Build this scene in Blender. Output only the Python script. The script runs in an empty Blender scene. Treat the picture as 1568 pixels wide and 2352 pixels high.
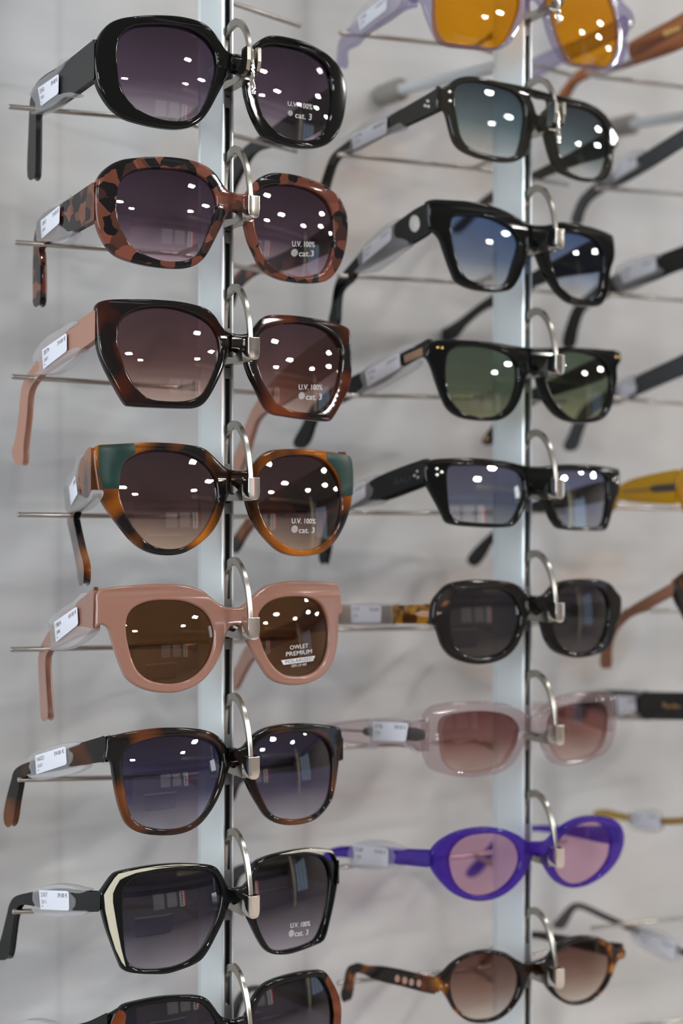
import bpy, bmesh, math, random
from mathutils import Vector, Matrix
import numpy as np

# ------------------------------------------------------------------ scene: camera, world, lights, exposure
scene = bpy.context.scene
COL = scene.collection
F_PX = 50.0 / 36.0 * 2352.0          # focal length in pixels
CX, HZ = 784.0, 1185.0               # principal column, horizon row
CAM_Z = 1450.0                       # camera height, mm
MM = 0.001

cam_d = bpy.data.cameras.new('camera')
cam = bpy.data.objects.new('camera', cam_d)
COL.objects.link(cam)
cam.location = (0, 0, CAM_Z * MM)
cam.rotation_euler = (math.radians(90), 0, 0)
cam_d.sensor_fit = 'VERTICAL'
cam_d.sensor_height = 36.0
cam_d.sensor_width = 24.0
cam_d.lens = 50.0
cam_d.shift_y = -(1176 - HZ) / 2352.0
cam_d.clip_start = 0.01
cam_d.clip_end = 60
cam_d.dof.use_dof = True
cam_d.dof.focus_distance = 0.705
cam_d.dof.aperture_fstop = 4.0
cam_d.dof.aperture_blades = 9
scene.camera = cam

scene.view_settings.view_transform = 'Standard'
scene.view_settings.look = 'None'
scene.view_settings.gamma = 1.0
scene.view_settings.exposure = 0.05
scene.view_settings.use_curve_mapping = False
scene.cycles.max_bounces = 14
scene.cycles.transparent_max_bounces = 40
scene.cycles.transmission_bounces = 8
scene.cycles.use_denoising = True
scene.cycles.sample_clamp_indirect = 6.0
scene.cycles.caustics_reflective = False
scene.cycles.caustics_refractive = False

world = bpy.data.worlds.new('world')
scene.world = world
world.use_nodes = True
wn = world.node_tree
bg = wn.nodes['Background']
bg.inputs['Color'].default_value = (0.93, 0.96, 1.0, 1)
bg.inputs['Strength'].default_value = 0.17

CEIL = 2.95
LAMP_POWER = 1.0
# ceiling lights: x, y (m, camera at the origin looking along +y), width, depth
LAMPS = [(2.07, -0.64, .16, .14), (3.60, -1.05, .26, .22), (4.06, -2.28, .24, .24), (1.10, -3.50, .22, .24),
         (1.92, -4.38, .22, .24), (5.30, -0.36, .24, .24), (5.15, 0.85, .24, .24), (3.70, 1.00, .17, .17),
         (6.10, 1.65, .24, .24)]

# ------------------------------------------------------------------ small helpers
def tag(o, label=None, cat=None, group=None, kind=None):
    if label: o['label'] = label
    if cat: o['category'] = cat
    if group: o['group'] = group
    if kind: o['kind'] = kind
    return o

def ray(px, py):
    return Vector(((px - CX) / F_PX, 1.0, (HZ - py) / F_PX))

def at(px, py, depth):
    """pixel + depth (mm) -> point in mm, camera at the origin"""
    return ray(px, py) * depth

def to_world(p):
    return Vector((p[0] * MM, p[1] * MM, (p[2] + CAM_Z) * MM))

def crop(c, pts):
    ox, oy, s = c
    return [(ox + x / s, oy + y / s) for x, y in pts]

def smooth_loop(pts, n=5, closed=True):
    P = [Vector(p).to_2d() if len(p) == 2 else Vector(p) for p in pts]
    m = len(P); out = []
    rng = range(m if closed else m - 1)
    for i in rng:
        p0 = P[(i - 1) % m] if (closed or i > 0) else P[0]
        p1 = P[i]; p2 = P[(i + 1) % m]
        p3 = P[(i + 2) % m] if (closed or i + 2 < m) else P[-1]
        # centripetal catmull-rom
        d1 = max((p1 - p0).length, 1e-6) ** .5; d2 = max((p2 - p1).length, 1e-6) ** .5; d3 = max((p3 - p2).length, 1e-6) ** .5
        m1 = (p1 - p0) / d1 - (p2 - p0) / (d1 + d2) + (p2 - p1) / d2
        m2 = (p2 - p1) / d2 - (p3 - p1) / (d2 + d3) + (p3 - p2) / d3
        m1 = m1 * d2; m2 = m2 * d2
        for k in range(n):
            t = k / n; t2 = t * t; t3 = t2 * t
            out.append(p1 * (2 * t3 - 3 * t2 + 1) + m1 * (t3 - 2 * t2 + t) + p2 * (-2 * t3 + 3 * t2) + m2 * (t3 - t2))
    if not closed: out.append(P[-1])
    return out

def area2(P):
    return sum(P[i][0] * P[(i + 1) % len(P)][1] - P[(i + 1) % len(P)][0] * P[i][1] for i in range(len(P))) / 2

class Frame:
    """local frame in mm: x right, y back, z up"""
    def __init__(s, origin, x, z):
        s.o = Vector(origin); s.x = Vector(x).normalized(); s.z = Vector(z).normalized()
        s.y = s.z.cross(s.x).normalized()
        s.M = Matrix((s.x, s.y, s.z))          # rows
    def loc(s, p): return s.M @ (Vector(p) - s.o)
    def glob(s, p): return s.o + s.x * p[0] + s.y * p[1] + s.z * p[2]
    def empty(s, name):
        e = bpy.data.objects.new(name, None); COL.objects.link(e)
        e.empty_display_size = 0.01
        m = Matrix((s.x, s.y, s.z)).transposed().to_4x4(); m.translation = to_world(s.o)
        e.matrix_world = m
        return e

def mesh_obj(name, verts, faces, mat, parent=None, frame=None, smooth=None, wn_mod=False):
    """verts in mm in the given frame (parent's frame)"""
    me = bpy.data.meshes.new(name)
    me.from_pydata([(v[0] * MM, v[1] * MM, v[2] * MM) for v in verts], [], faces)
    bm = bmesh.new(); bm.from_mesh(me)
    bmesh.ops.remove_doubles(bm, verts=bm.verts, dist=2e-7)
    bmesh.ops.recalc_face_normals(bm, faces=bm.faces)
    bm.to_mesh(me); bm.free()
    if mat: me.materials.append(mat)
    if smooth is not None:
        for p in me.polygons: p.use_smooth = True
        me.set_sharp_from_angle(angle=math.radians(smooth))
    o = bpy.data.objects.new(name, me); COL.objects.link(o)
    if parent is not None: o.parent = parent
    if frame is not None and parent is None:
        m = Matrix((frame.x, frame.y, frame.z)).transposed().to_4x4(); m.translation = to_world(frame.o)
        o.matrix_world = m
    if wn_mod:
        w = o.modifiers.new('wn', 'WEIGHTED_NORMAL'); w.keep_sharp = True; w.weight = 60
    return o

_tmp_scene_col = COL
def filled(loops, half, bev, res=2):
    """2D loops (outer + holes, mm) -> solid with rounded edges; returns verts (x,y,z) z in [-half,half], faces"""
    cu = bpy.data.curves.new('tmp', 'CURVE'); cu.dimensions = '2D'; cu.fill_mode = 'BOTH'
    bev = min(bev, half * 0.98)
    cu.extrude = max(half - bev, 1e-4); cu.bevel_depth = bev; cu.bevel_resolution = res; cu.offset = -bev
    for lp in loops:
        sp = cu.splines.new('POLY'); sp.points.add(len(lp) - 1)
        for i, p in enumerate(lp): sp.points[i].co = (p[0], p[1], 0, 1)
        sp.use_cyclic_u = True
    ob = bpy.data.objects.new('tmp', cu); COL.objects.link(ob)
    dg = bpy.context.evaluated_depsgraph_get(); dg.update()
    me = bpy.data.meshes.new_from_object(ob.evaluated_get(dg))
    V = [tuple(v.co) for v in me.vertices]; Fc = [tuple(p.vertices) for p in me.polygons]
    bpy.data.objects.remove(ob); bpy.data.curves.remove(cu); bpy.data.meshes.remove(me)
    return V, Fc

def tube(path, r, n=12, caps=True, ry=None):
    V = []; Fc = []
    P = [Vector(p) for p in path]; m = len(P)
    up = Vector((0, 0, 1))
    for i, p in enumerate(P):
        d = (P[min(i + 1, m - 1)] - P[max(i - 1, 0)]).normalized()
        a = d.cross(up)
        if a.length < 1e-3: a = d.cross(Vector((1, 0, 0)))
        a.normalize(); b = a.cross(d).normalized()
        rr = r[i] if isinstance(r, (list, tuple)) else r
        for k in range(n):
            t = 2 * math.pi * k / n
            V.append(p + a * (rr * math.cos(t)) + b * ((ry or rr) * math.sin(t)))
    for i in range(m - 1):
        for k in range(n):
            Fc.append((i * n + k, i * n + (k + 1) % n, (i + 1) * n + (k + 1) % n, (i + 1) * n + k))
    if caps:
        Fc.append(tuple(range(n))[::-1]); Fc.append(tuple((m - 1) * n + k for k in range(n)))
    return V, Fc

def boxv(x0, x1, y0, y1, z0, z1):
    V = [(x, y, z) for x in (x0, x1) for y in (y0, y1) for z in (z0, z1)]
    Fc = [(0, 1, 3, 2), (4, 6, 7, 5), (0, 4, 5, 1), (2, 3, 7, 6), (0, 2, 6, 4), (1, 5, 7, 3)]
    return V, Fc

def join(parts):
    V = []; Fc = []
    for v, f in parts:
        o = len(V); V += list(v); Fc += [tuple(i + o for i in q) for q in f]
    return V, Fc

# ------------------------------------------------------------------ materials
def new_mat(name):
    m = bpy.data.materials.new(name); m.use_nodes = True
    nt = m.node_tree; nt.nodes.clear()
    out = nt.nodes.new('ShaderNodeOutputMaterial')
    return m, nt, out

def principled(name, col, rough=.4, metal=0., coat=0., spec=.5, sss=0., sssr=(1, .5, .3), trans=0., emit=None, estr=0.):
    m, nt, out = new_mat(name)
    b = nt.nodes.new('ShaderNodeBsdfPrincipled')
    b.inputs['Base Color'].default_value = (*col, 1); b.inputs['Roughness'].default_value = rough
    b.inputs['Metallic'].default_value = metal; b.inputs['Coat Weight'].default_value = coat
    b.inputs['Coat Roughness'].default_value = .04
    b.inputs['Specular IOR Level'].default_value = spec
    if sss:
        b.inputs['Subsurface Weight'].default_value = sss
        b.inputs['Subsurface Radius'].default_value = sssr; b.inputs['Subsurface Scale'].default_value = .003
    b.inputs['Transmission Weight'].default_value = trans
    if emit:
        b.inputs['Emission Color'].default_value = (*emit, 1); b.inputs['Emission Strength'].default_value = estr
    nt.links.new(b.outputs[0], out.inputs[0])
    return m

def ramp(nt, stops, interp='LINEAR'):
    r = nt.nodes.new('ShaderNodeValToRGB'); r.color_ramp.interpolation = interp
    e = r.color_ramp.elements
    while len(e) > 1: e.remove(e[-1])
    e[0].position = stops[0][0]; e[0].color = (*stops[0][1], 1)
    for p, c in stops[1:]:
        x = e.new(p); x.color = (*c, 1)
    return r

def outer_fresnel(nt, ior):
    """mirror share of the outer skin of a thin solid; the inner skin does not mirror again"""
    fr = nt.nodes.new('ShaderNodeFresnel'); fr.inputs[0].default_value = ior
    ge = nt.nodes.new('ShaderNodeNewGeometry')
    iv = nt.nodes.new('ShaderNodeMath'); iv.operation = 'SUBTRACT'; iv.inputs[0].default_value = 1
    nt.links.new(ge.outputs['Backfacing'], iv.inputs[1])
    mu = nt.nodes.new('ShaderNodeMath'); mu.operation = 'MULTIPLY'
    nt.links.new(fr.outputs[0], mu.inputs[0]); nt.links.new(iv.outputs[0], mu.inputs[1])
    return mu

def lens_mat(name, top, mid, bot, midpos=.5, ior=1.85):
    """tinted thin lens: the tint itself is graded from top to bottom"""
    m, nt, out = new_mat(name)
    tc = nt.nodes.new('ShaderNodeTexCoord'); sp = nt.nodes.new('ShaderNodeSeparateXYZ')
    nt.links.new(tc.outputs['Generated'], sp.inputs[0])
    s = lambda c: tuple(math.sqrt(max(v, 0)) for v in c)
    r = ramp(nt, [(0.03, s(bot)), (midpos, s(mid)), (.95, s(top))])
    nt.links.new(sp.outputs['Z'], r.inputs[0])
    tr = nt.nodes.new('ShaderNodeBsdfTransparent'); nt.links.new(r.outputs[0], tr.inputs[0])
    gl = nt.nodes.new('ShaderNodeBsdfGlossy'); gl.inputs['Roughness'].default_value = 0.0
    fr = outer_fresnel(nt, ior)
    mx = nt.nodes.new('ShaderNodeMixShader')
    nt.links.new(fr.outputs[0], mx.inputs[0]); nt.links.new(tr.outputs[0], mx.inputs[1]); nt.links.new(gl.outputs[0], mx.inputs[2])
    nt.links.new(mx.outputs[0], out.inputs[0])
    return m

def clear_mat(name, tint, body=.2, dens=(1, 1, 1), ior=1.45, rough=.02):
    """see-through coloured acetate"""
    m, nt, out = new_mat(name)
    tr = nt.nodes.new('ShaderNodeBsdfTransparent'); tr.inputs[0].default_value = (*dens, 1)
    df = nt.nodes.new('ShaderNodeBsdfDiffuse'); df.inputs[0].default_value = (*tint, 1)
    tl = nt.nodes.new('ShaderNodeBsdfTranslucent'); tl.inputs[0].default_value = (*tint, 1)
    ad = nt.nodes.new('ShaderNodeMixShader'); ad.inputs[0].default_value = .5
    nt.links.new(df.outputs[0], ad.inputs[1]); nt.links.new(tl.outputs[0], ad.inputs[2])
    m1 = nt.nodes.new('ShaderNodeMixShader'); m1.inputs[0].default_value = body
    nt.links.new(tr.outputs[0], m1.inputs[1]); nt.links.new(ad.outputs[0], m1.inputs[2])
    gl = nt.nodes.new('ShaderNodeBsdfGlossy'); gl.inputs['Roughness'].default_value = rough
    fr = outer_fresnel(nt, ior)
    mx = nt.nodes.new('ShaderNodeMixShader')
    nt.links.new(fr.outputs[0], mx.inputs[0]); nt.links.new(m1.outputs[0], mx.inputs[1]); nt.links.new(gl.outputs[0], mx.inputs[2])
    nt.links.new(mx.outputs[0], out.inputs[0])
    return m

def tortoise(name, stops, scale=60., kind='noise', seed=0., interp='LINEAR', stretch=(1, 1, 1), rough=.06, distort=.4, bridge=False):
    m, nt, out = new_mat(name)
    b = nt.nodes.new('ShaderNodeBsdfPrincipled'); b.inputs['Roughness'].default_value = rough
    b.inputs['Specular IOR Level'].default_value = .4; b.inputs['Coat Roughness'].default_value = .03
    tc = nt.nodes.new('ShaderNodeTexCoord'); mp = nt.nodes.new('ShaderNodeMapping')
    mp.inputs['Location'].default_value = (seed, seed * .7, seed * 1.3); mp.inputs['Scale'].default_value = stretch
    nt.links.new(tc.outputs['Object'], mp.inputs[0])
    if kind == 'cells':
        v = nt.nodes.new('ShaderNodeTexVoronoi'); v.inputs['Scale'].default_value = scale; v.inputs['Randomness'].default_value = 1
        dn = nt.nodes.new('ShaderNodeTexNoise'); dn.inputs['Scale'].default_value = 130; dn.inputs['Detail'].default_value = 1
        nt.links.new(mp.outputs[0], dn.inputs['Vector'])
        va = nt.nodes.new('ShaderNodeVectorMath'); va.operation = 'SCALE'; va.inputs['Scale'].default_value = .007
        nt.links.new(dn.outputs['Color'], va.inputs[0])
        vb = nt.nodes.new('ShaderNodeVectorMath'); nt.links.new(mp.outputs[0], vb.inputs[0]); nt.links.new(va.outputs[0], vb.inputs[1])
        nt.links.new(vb.outputs[0], v.inputs['Vector'])
        sp = nt.nodes.new('ShaderNodeSeparateColor'); nt.links.new(v.outputs['Color'], sp.inputs[0]); src = sp.outputs[0]
        r = ramp(nt, stops, 'CONSTANT')
    else:
        v = nt.nodes.new('ShaderNodeTexNoise'); v.inputs['Scale'].default_value = scale; v.inputs['Detail'].default_value = 1.5
        v.inputs['Distortion'].default_value = distort
        nt.links.new(mp.outputs[0], v.inputs['Vector']); src = v.outputs[0]
        r = ramp(nt, stops, interp)
    nt.links.new(src, r.inputs[0]); col = r.outputs[0]
    if bridge:               # the sheet is cut so that a dark band falls on the nose bridge
        sp = nt.nodes.new('ShaderNodeSeparateXYZ'); nt.links.new(tc.outputs['Object'], sp.inputs[0])
        ab = nt.nodes.new('ShaderNodeMath'); ab.operation = 'ABSOLUTE'; nt.links.new(sp.outputs['X'], ab.inputs[0])
        rb = ramp(nt, [(.0105, (.06, .06, .07)), (.019, (1, 1, 1))]); nt.links.new(ab.outputs[0], rb.inputs[0])
        mx = nt.nodes.new('ShaderNodeMix'); mx.data_type = 'RGBA'; mx.blend_type = 'MULTIPLY'; mx.inputs[0].default_value = 1
        nt.links.new(col, mx.inputs[6]); nt.links.new(rb.outputs[0], mx.inputs[7]); col = mx.outputs[2]
    nt.links.new(col, b.inputs['Base Color'])
    nt.links.new(b.outputs[0], out.inputs[0])
    return m

def emission(name, col, strength):
    m, nt, out = new_mat(name)
    e = nt.nodes.new('ShaderNodeEmission'); e.inputs[0].default_value = (*col, 1); e.inputs[1].default_value = strength
    nt.links.new(e.outputs[0], out.inputs[0]); return m

BLACK = principled('black_acetate', (.004, .005, .005), .05, spec=.36)
BLACK_MATT = principled('black_satin_acetate', (.018, .018, .019), .38)
CHROME = principled('brushed_nickel', (.44, .42, .375), .24, metal=1.)
CHROME_B = principled('polished_chrome', (.78, .76, .70), .12, metal=1.)
ROD = principled('steel_rod', (.50, .475, .44), .24, metal=1.)
GOLD = principled('gold_rivet', (.85, .55, .2), .25, metal=1.)
SILVER = principled('silver_rivet', (.8, .78, .74), .25, metal=1.)
ROSE = principled('rose_gold', (.8, .5, .4), .3, metal=1.)
PRINT_W = principled('white_lens_print', (.75, .76, .78), .6, emit=None)
PRINT_K = principled('black_label_ink', (.01, .01, .012), .6)
PRINT_G = principled('grey_label_ink', (.12, .12, .13), .6)
PAPER = principled('label_paper', (.84, .85, .93), .55)
SLEEVE = clear_mat('frosted_plastic_sleeve', (.90, .90, .92), body=.40, dens=(.97, .97, .98), rough=.25)
TRACE = {
 'P1': {
  'out': [(218,137.5),(220.5,105),(232.5,75),(252.5,52.5),(277.5,41.2),(312.5,35.5),(355,33),(400,34.5),(430,38.8),(460,47.5),(480,58.8),(495,75),(510,97.5),(522.5,115),(537.5,122),(545,122.5),(563.8,123.8),(572.5,116.2),(580,106.2),(597.5,91.2),(615,82),(635,80),(667.5,85),(700,94.5),(730,108.8),(757.5,126.2),(777.5,147.5),(790,172.5),(797,205),(795.5,240),(788.8,277.5),(775,310),(755,330),(725,338.8),(692.5,338.8),(660,332.5),(630,322.5),(607.5,311.2),(590,285),(575,250),(565.5,215),(561.2,187.5),(552.5,171.2),(537.5,165),(525,168),(525,172.5),(516.2,190),(500,220),(482.5,252.5),(465,275),(445,288.8),(412.5,295),(375,292.5),(325,282.5),(287.5,270),(260,250),(237.5,220),(223.8,190),(218.8,160)],
  'il': [(271.2,130),(275,92.5),(286.2,73.8),(307.5,61.2),(340,56.8),(380,56.8),(417.5,61.2),(450,72.5),(477.5,92.5),(492.5,115),(498,140),(496.2,167.5),(487.5,200),(475,232.5),(460,257.5),(437.5,272.5),(410,276.8),(375,273),(340,261.2),(312.5,245),(290,220),(277.5,190),(272,160)],
  'ir': [(587.5,160),(590,135),(595,117.5),(607.5,106.2),(630,102),(660,105.5),(692.5,112.5),(720,123.8),(745,142.5),(757.5,165),(762.5,195),(762.5,227.5),(757.5,265),(747.5,295),(735,312.5),(712.5,320.5),(690,320.5),(665,315),(640,302.5),(620,285),(605,262.5),(593.8,230),(587.5,195)],
 },
 'P2': {
  'out': [(218.8,465),(221.2,422.5),(232.5,397.5),(255,377.5),(280,366.2),(312.5,361.2),(355,358.5),(400,360),(437.5,366.2),(465,375),(482.5,385),(497.5,398.8),(510,417.5),(522.5,433.8),(540,442),(547.5,443.8),(563.8,443.8),(572.5,435),(580,426.2),(590,413.8),(607.5,402),(627.5,396.2),(655,396.8),(692.5,403.8),(730,416.2),(760,432.5),(782.5,455),(795,480),(800.5,510),(798.8,547.5),(792.5,582.5),(782.5,610),(767.5,632.5),(750,645),(720,650),(680,648),(642.5,640),(617.5,627.5),(600,610),(585,580),(572.5,550),(563.8,515),(557.5,496.2),(545,486.2),(530,488.8),(522.5,496.2),(507.5,525),(487.5,565),(472.5,590),(452.5,607.5),(430,615),(400,616.2),(350,611.2),(305,601.2),(272.5,588.8),(252.5,572.5),(235,545),(223.8,515),(220,490)],
  'il': [(270,460),(274.5,425),(285,406.2),(300,395),(325,387.5),(362.5,385),(405,387.5),(440,393.8),(467.5,406.2),(487.5,425),(497.5,450),(498.8,475),(491.2,502.5),(480,535),(467.5,565),(452.5,586.2),(432.5,596.2),(407.5,599.5),(375,597.5),(340,586.2),(310,568.8),(290,542.5),(277.5,515),(271.2,487.5)],
  'ir': [(583.8,485),(583.8,460),(587.5,446.2),(600,433.8),(620,425.5),(650,423.8),(680,426.2),(712.5,435),(740,450),(757.5,470),(765,495),(767.5,530),(765,567.5),(757.5,597.5),(745,620),(730,628.8),(705,633.8),(680,633.8),(652.5,625),(630,612.5),(612.5,595),(597.5,560),(587.5,520)],
 },
 'P3': {
  'out': [(220,705),(223,697),(230,692),(250,687),(300,685.5),(350,686.2),(412.5,691.2),(450,698.8),(470,705),(485,713.8),(497.5,727.5),(510,747.5),(522.5,760),(540,765),(542.5,766.2),(562.5,766.2),(577.5,760),(587.5,747.5),(600,732.5),(612.5,724.5),(630,721.8),(680,723.8),(730,731.2),(767.5,740),(795,748.8),(802.5,753.8),(805.8,762.5),(807.5,792.5),(809.5,830),(809.5,855),(802.5,892.5),(780,937.5),(765,961.2),(760,965.8),(750,966.5),(705,962.5),(655,955),(630,950),(617.5,942.5),(605,925),(590,892.5),(575,862.5),(567.5,842.5),(562.5,827.5),(552.5,812.5),(540,805),(531.2,808.8),(520,830),(510,857.5),(490,897.5),(477.5,917.5),(465,930),(450,935.8),(425,936.8),(350,934.5),(305,932),(292.5,929.5),(285,921.2),(265,887.5),(245,850),(231.2,817.5),(225,795),(222,755),(220.5,725)],
  'il': [(272,767.5),(273.8,747.5),(282.5,730),(300,717.5),(325,708.8),(360,704.5),(400,707),(432.5,715.5),(465,730),(487.5,747.5),(500,770),(505,795),(503.8,820),(495,850),(480,882.5),(465,905),(447.5,915),(420,920.5),(380,920),(350,916.2),(332.5,907.5),(310,882.5),(292.5,852.5),(280,820),(273,792.5)],
  'ir': [(590,805),(590,785),(595,772.5),(610,757.5),(635,746.2),(667.5,741.2),(705,742.5),(737.5,751.2),(762.5,766.2),(777.5,782.5),(785,805),(783.8,840),(777.5,875),(767.5,905),(755,927.5),(742.5,940),(720,946.2),(690,945.5),(665,940),(645,930),(627.5,912.5),(612.5,887.5),(600,855),(592.5,830)],
 },
 'P4': {
  'out': [(215,1035),(218.8,1027.5),(227.5,1021.2),(262.5,1018.8),(312.5,1015.8),(350,1015),(400,1017),(437.5,1021.2),(462.5,1026.2),(477.5,1033.8),(490,1045),(510,1065),(522.5,1075),(535,1078.8),(545,1080),(565,1080.5),(577.5,1072.5),(590,1057.5),(605,1042.5),(620,1034.5),(642.5,1031.2),(680,1030.2),(725,1032),(762.5,1037),(795,1043.8),(805,1047),(809.5,1057.5),(812.5,1082.5),(813,1120),(810,1145),(802.5,1180),(790,1212.5),(770,1245),(745,1267.5),(717.5,1275),(695,1277),(670,1275),(645,1266.2),(620,1245),(595,1215),(580,1190),(571.2,1165),(566.2,1147.5),(557.5,1130),(547.5,1117.5),(533.8,1110),(531.2,1125),(525,1140),(517.5,1160),(507.5,1190),(490,1220),(465,1245),(440,1262.5),(415,1272.5),(385,1275),(355,1271.2),(330,1261.2),(305,1242.5),(280,1212.5),(255,1180),(237.5,1152.5),(226.2,1127.5),(221.2,1100),(216.2,1065)],
  'il': [(275,1105),(280,1080),(292.5,1057.5),(312.5,1043.8),(340,1036.2),(375,1035),(412.5,1038.8),(445,1048.8),(472.5,1066.2),(490,1087.5),(498.8,1115),(500,1145),(492.5,1175),(477.5,1205),(460,1230),(440,1247.5),(417.5,1257.5),(390,1260.5),(362.5,1256.2),(340,1245),(317.5,1222.5),(300,1197.5),(287.5,1170),(277.5,1140)],
  'ir': [(591.2,1120),(593.8,1095),(605,1075),(625,1058.8),(650,1048.8),(680,1045),(712.5,1045.5),(740,1053.8),(762.5,1071.2),(777.5,1097.5),(783.8,1125),(783.8,1160),(778.8,1192.5),(767.5,1220),(750,1242.5),(727.5,1257.5),(705,1263),(680,1261.2),(655,1250),(635,1235),(617.5,1212.5),(602.5,1182.5),(593.8,1150)],
 },
 'P5': {
  'out': [(221.2,1362.5),(230,1352.5),(242.5,1350),(300,1343.8),(362.5,1340),(405,1341.2),(440,1346.2),(465,1355),(487.5,1372.5),(507.5,1387.5),(525,1393.8),(542.5,1395),(552.5,1393.8),(563.8,1387.5),(580,1371.2),(595,1357.5),(615,1343.8),(642.5,1337),(675,1334.2),(717.5,1334.5),(760,1337),(777.5,1341.2),(781.2,1352.5),(785,1380),(788,1402.5),(786.2,1410),(780,1412.5),(778.8,1427.5),(777.5,1465),(772.5,1500),(762.5,1527.5),(745,1550),(717.5,1566.2),(692.5,1572.5),(665,1573),(640,1567.5),(620,1555),(602.5,1530),(585,1500),(572.5,1475),(565,1457.5),(555,1441.2),(542.5,1435),(533.8,1437.5),(522.5,1455),(515,1480),(505,1510),(487.5,1540),(465,1565),(440,1580),(410,1589.5),(385,1591.2),(355,1588.8),(327.5,1581.2),(305,1567.5),(290,1552.5),(277.5,1522.5),(267.5,1495),(257.5,1460),(251.2,1442.5),(241.2,1435),(230,1435),(222,1440.5),(220.5,1425),(221,1395)],
  'il': [(291.2,1435),(294.5,1415),(305,1398.8),(325,1387),(350,1380),(382.5,1378),(417.5,1380),(445,1387.5),(470,1402.5),(485,1422.5),(492.5,1447.5),(492.5,1470),(487.5,1495),(477.5,1520),(460,1542.5),(437.5,1558.8),(410,1568),(382.5,1569.5),(355,1565),(335,1556.2),(317.5,1540),(305,1515),(297.5,1487.5),(292,1460)],
  'ir': [(593.8,1430),(596.2,1410),(607.5,1392.5),(625,1380),(650,1372.5),(677.5,1370),(705,1371.2),(725,1377.5),(740,1390),(750,1412.5),(754.5,1440),(754.5,1470),(750,1500),(740,1525),(725,1541.2),(705,1550),(680,1552.5),(655,1548.8),(637.5,1537.5),(622.5,1520),(610,1497.5),(600,1470),(595,1450)],
 },
 'P6': {
  'out': [(247.5,1693.8),(270,1687.5),(312.5,1678.8),(362.5,1672),(400,1670.8),(437.5,1672),(470,1676.2),(492.5,1683.8),(507.5,1695),(517.5,1706.2),(527.5,1715),(542.5,1718),(547.5,1719.5),(561.2,1715),(577.5,1695),(590,1683.8),(610,1672.5),(640,1665),(675,1661.2),(705,1661.2),(745,1664.5),(775,1668.8),(783.8,1673.8),(786.2,1685),(787.5,1712.5),(782.5,1725),(778.8,1760),(772.5,1805),(765,1835),(750,1860),(730,1880),(705,1891.2),(675,1895.8),(650,1894.5),(630,1887.5),(612.5,1875),(597.5,1852.5),(580,1822.5),(567.5,1795),(562.5,1780),(555,1765),(542.5,1756.2),(533.8,1756.2),(527.5,1767.5),(522.5,1782.5),(512.5,1812.5),(497.5,1845),(480,1872.5),(460,1895),(435,1910),(407.5,1917.5),(375,1919.5),(340,1917),(312.5,1908.8),(295,1895),(285,1877.5),(275,1847.5),(267.5,1815),(261.2,1775),(257,1752.5),(248.8,1746.2),(242.5,1743),(244.5,1720)],
  'il': [(282.5,1750),(286.2,1732.5),(297.5,1717.5),(320,1705.5),(355,1696.2),(400,1691.2),(437.5,1692.5),(470,1698.8),(492.5,1710),(505,1727.5),(510,1750),(506.2,1780),(497.5,1812.5),(482.5,1847.5),(467.5,1872.5),(447.5,1890),(420,1901.2),(387.5,1905),(355,1902.5),(327.5,1895),(307.5,1880),(296.2,1852.5),(290,1820),(285,1785)],
  'ir': [(581.2,1740),(583.8,1722.5),(595,1707.5),(615,1693.8),(642.5,1685),(675,1681.2),(710,1683),(735,1688.8),(752.5,1702.5),(762.5,1722.5),(765,1750),(763.8,1790),(758.8,1825),(750,1847.5),(735,1865),(715,1876.2),(687.5,1882),(660,1881.2),(635,1875),(620,1862.5),(607.5,1840),(595,1810),(585,1775)],
 },
 'P7': {
  'out': [(231.2,2052.5),(237.5,2042.5),(262.5,2008.8),(272.5,2003),(312.5,1993.8),(362.5,1986.2),(412.5,1983),(462.5,1984.5),(487.5,1987.5),(500,1993.8),(510,2007.5),(520,2025),(527.5,2037.5),(542.5,2040),(547.5,2038.8),(562.5,2036.2),(575,2020),(582.5,1995),(590,1980),(605,1971.2),(635,1961.2),(675,1952.5),(717.5,1948),(755,1950.5),(765,1955),(778.8,1985),(778,2020),(770,2070),(760,2115),(750,2152.5),(742.5,2163.8),(725,2172.5),(692.5,2185),(665,2192.5),(642.5,2193.8),(625,2191.2),(610,2181.2),(597.5,2162.5),(582.5,2132.5),(570,2105),(565,2090),(556.2,2077.5),(545,2068.8),(533.8,2070),(527.5,2080),(517.5,2110),(500,2147.5),(480,2185),(465,2205),(445,2217.5),(412.5,2230),(385,2237.5),(350,2238.8),(312.5,2236.8),(292.5,2232.5),(282.5,2226.2),(275,2210),(257.5,2165),(242.5,2120),(232.5,2075)],
  'il': [(283.8,2080),(286.2,2047.5),(295,2032.5),(315,2017.5),(350,2007),(395,2000.5),(437.5,1999.5),(475,2001.2),(492.5,2007.5),(503.8,2022.5),(510,2047.5),(507.5,2080),(497.5,2115),(482.5,2152.5),(465,2182.5),(445,2202.5),(415,2217.5),(385,2225),(350,2227.5),(320,2225),(302.5,2217.5),(292.5,2200),(287.5,2165),(284.5,2120)],
  'ir': [(587.5,2037.5),(588.8,2012.5),(593.8,1997.5),(605,1985),(635,1972.5),(680,1965),(717.5,1965),(742.5,1971.2),(755,1987.5),(758.8,2015),(755,2060),(747.5,2105),(737.5,2140),(725,2160),(700,2172.5),(670,2181.2),(642.5,2184.5),(625,2180),(612.5,2165),(600,2140),(590,2107.5),(587,2070)],
 },
 'P8': {
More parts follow.
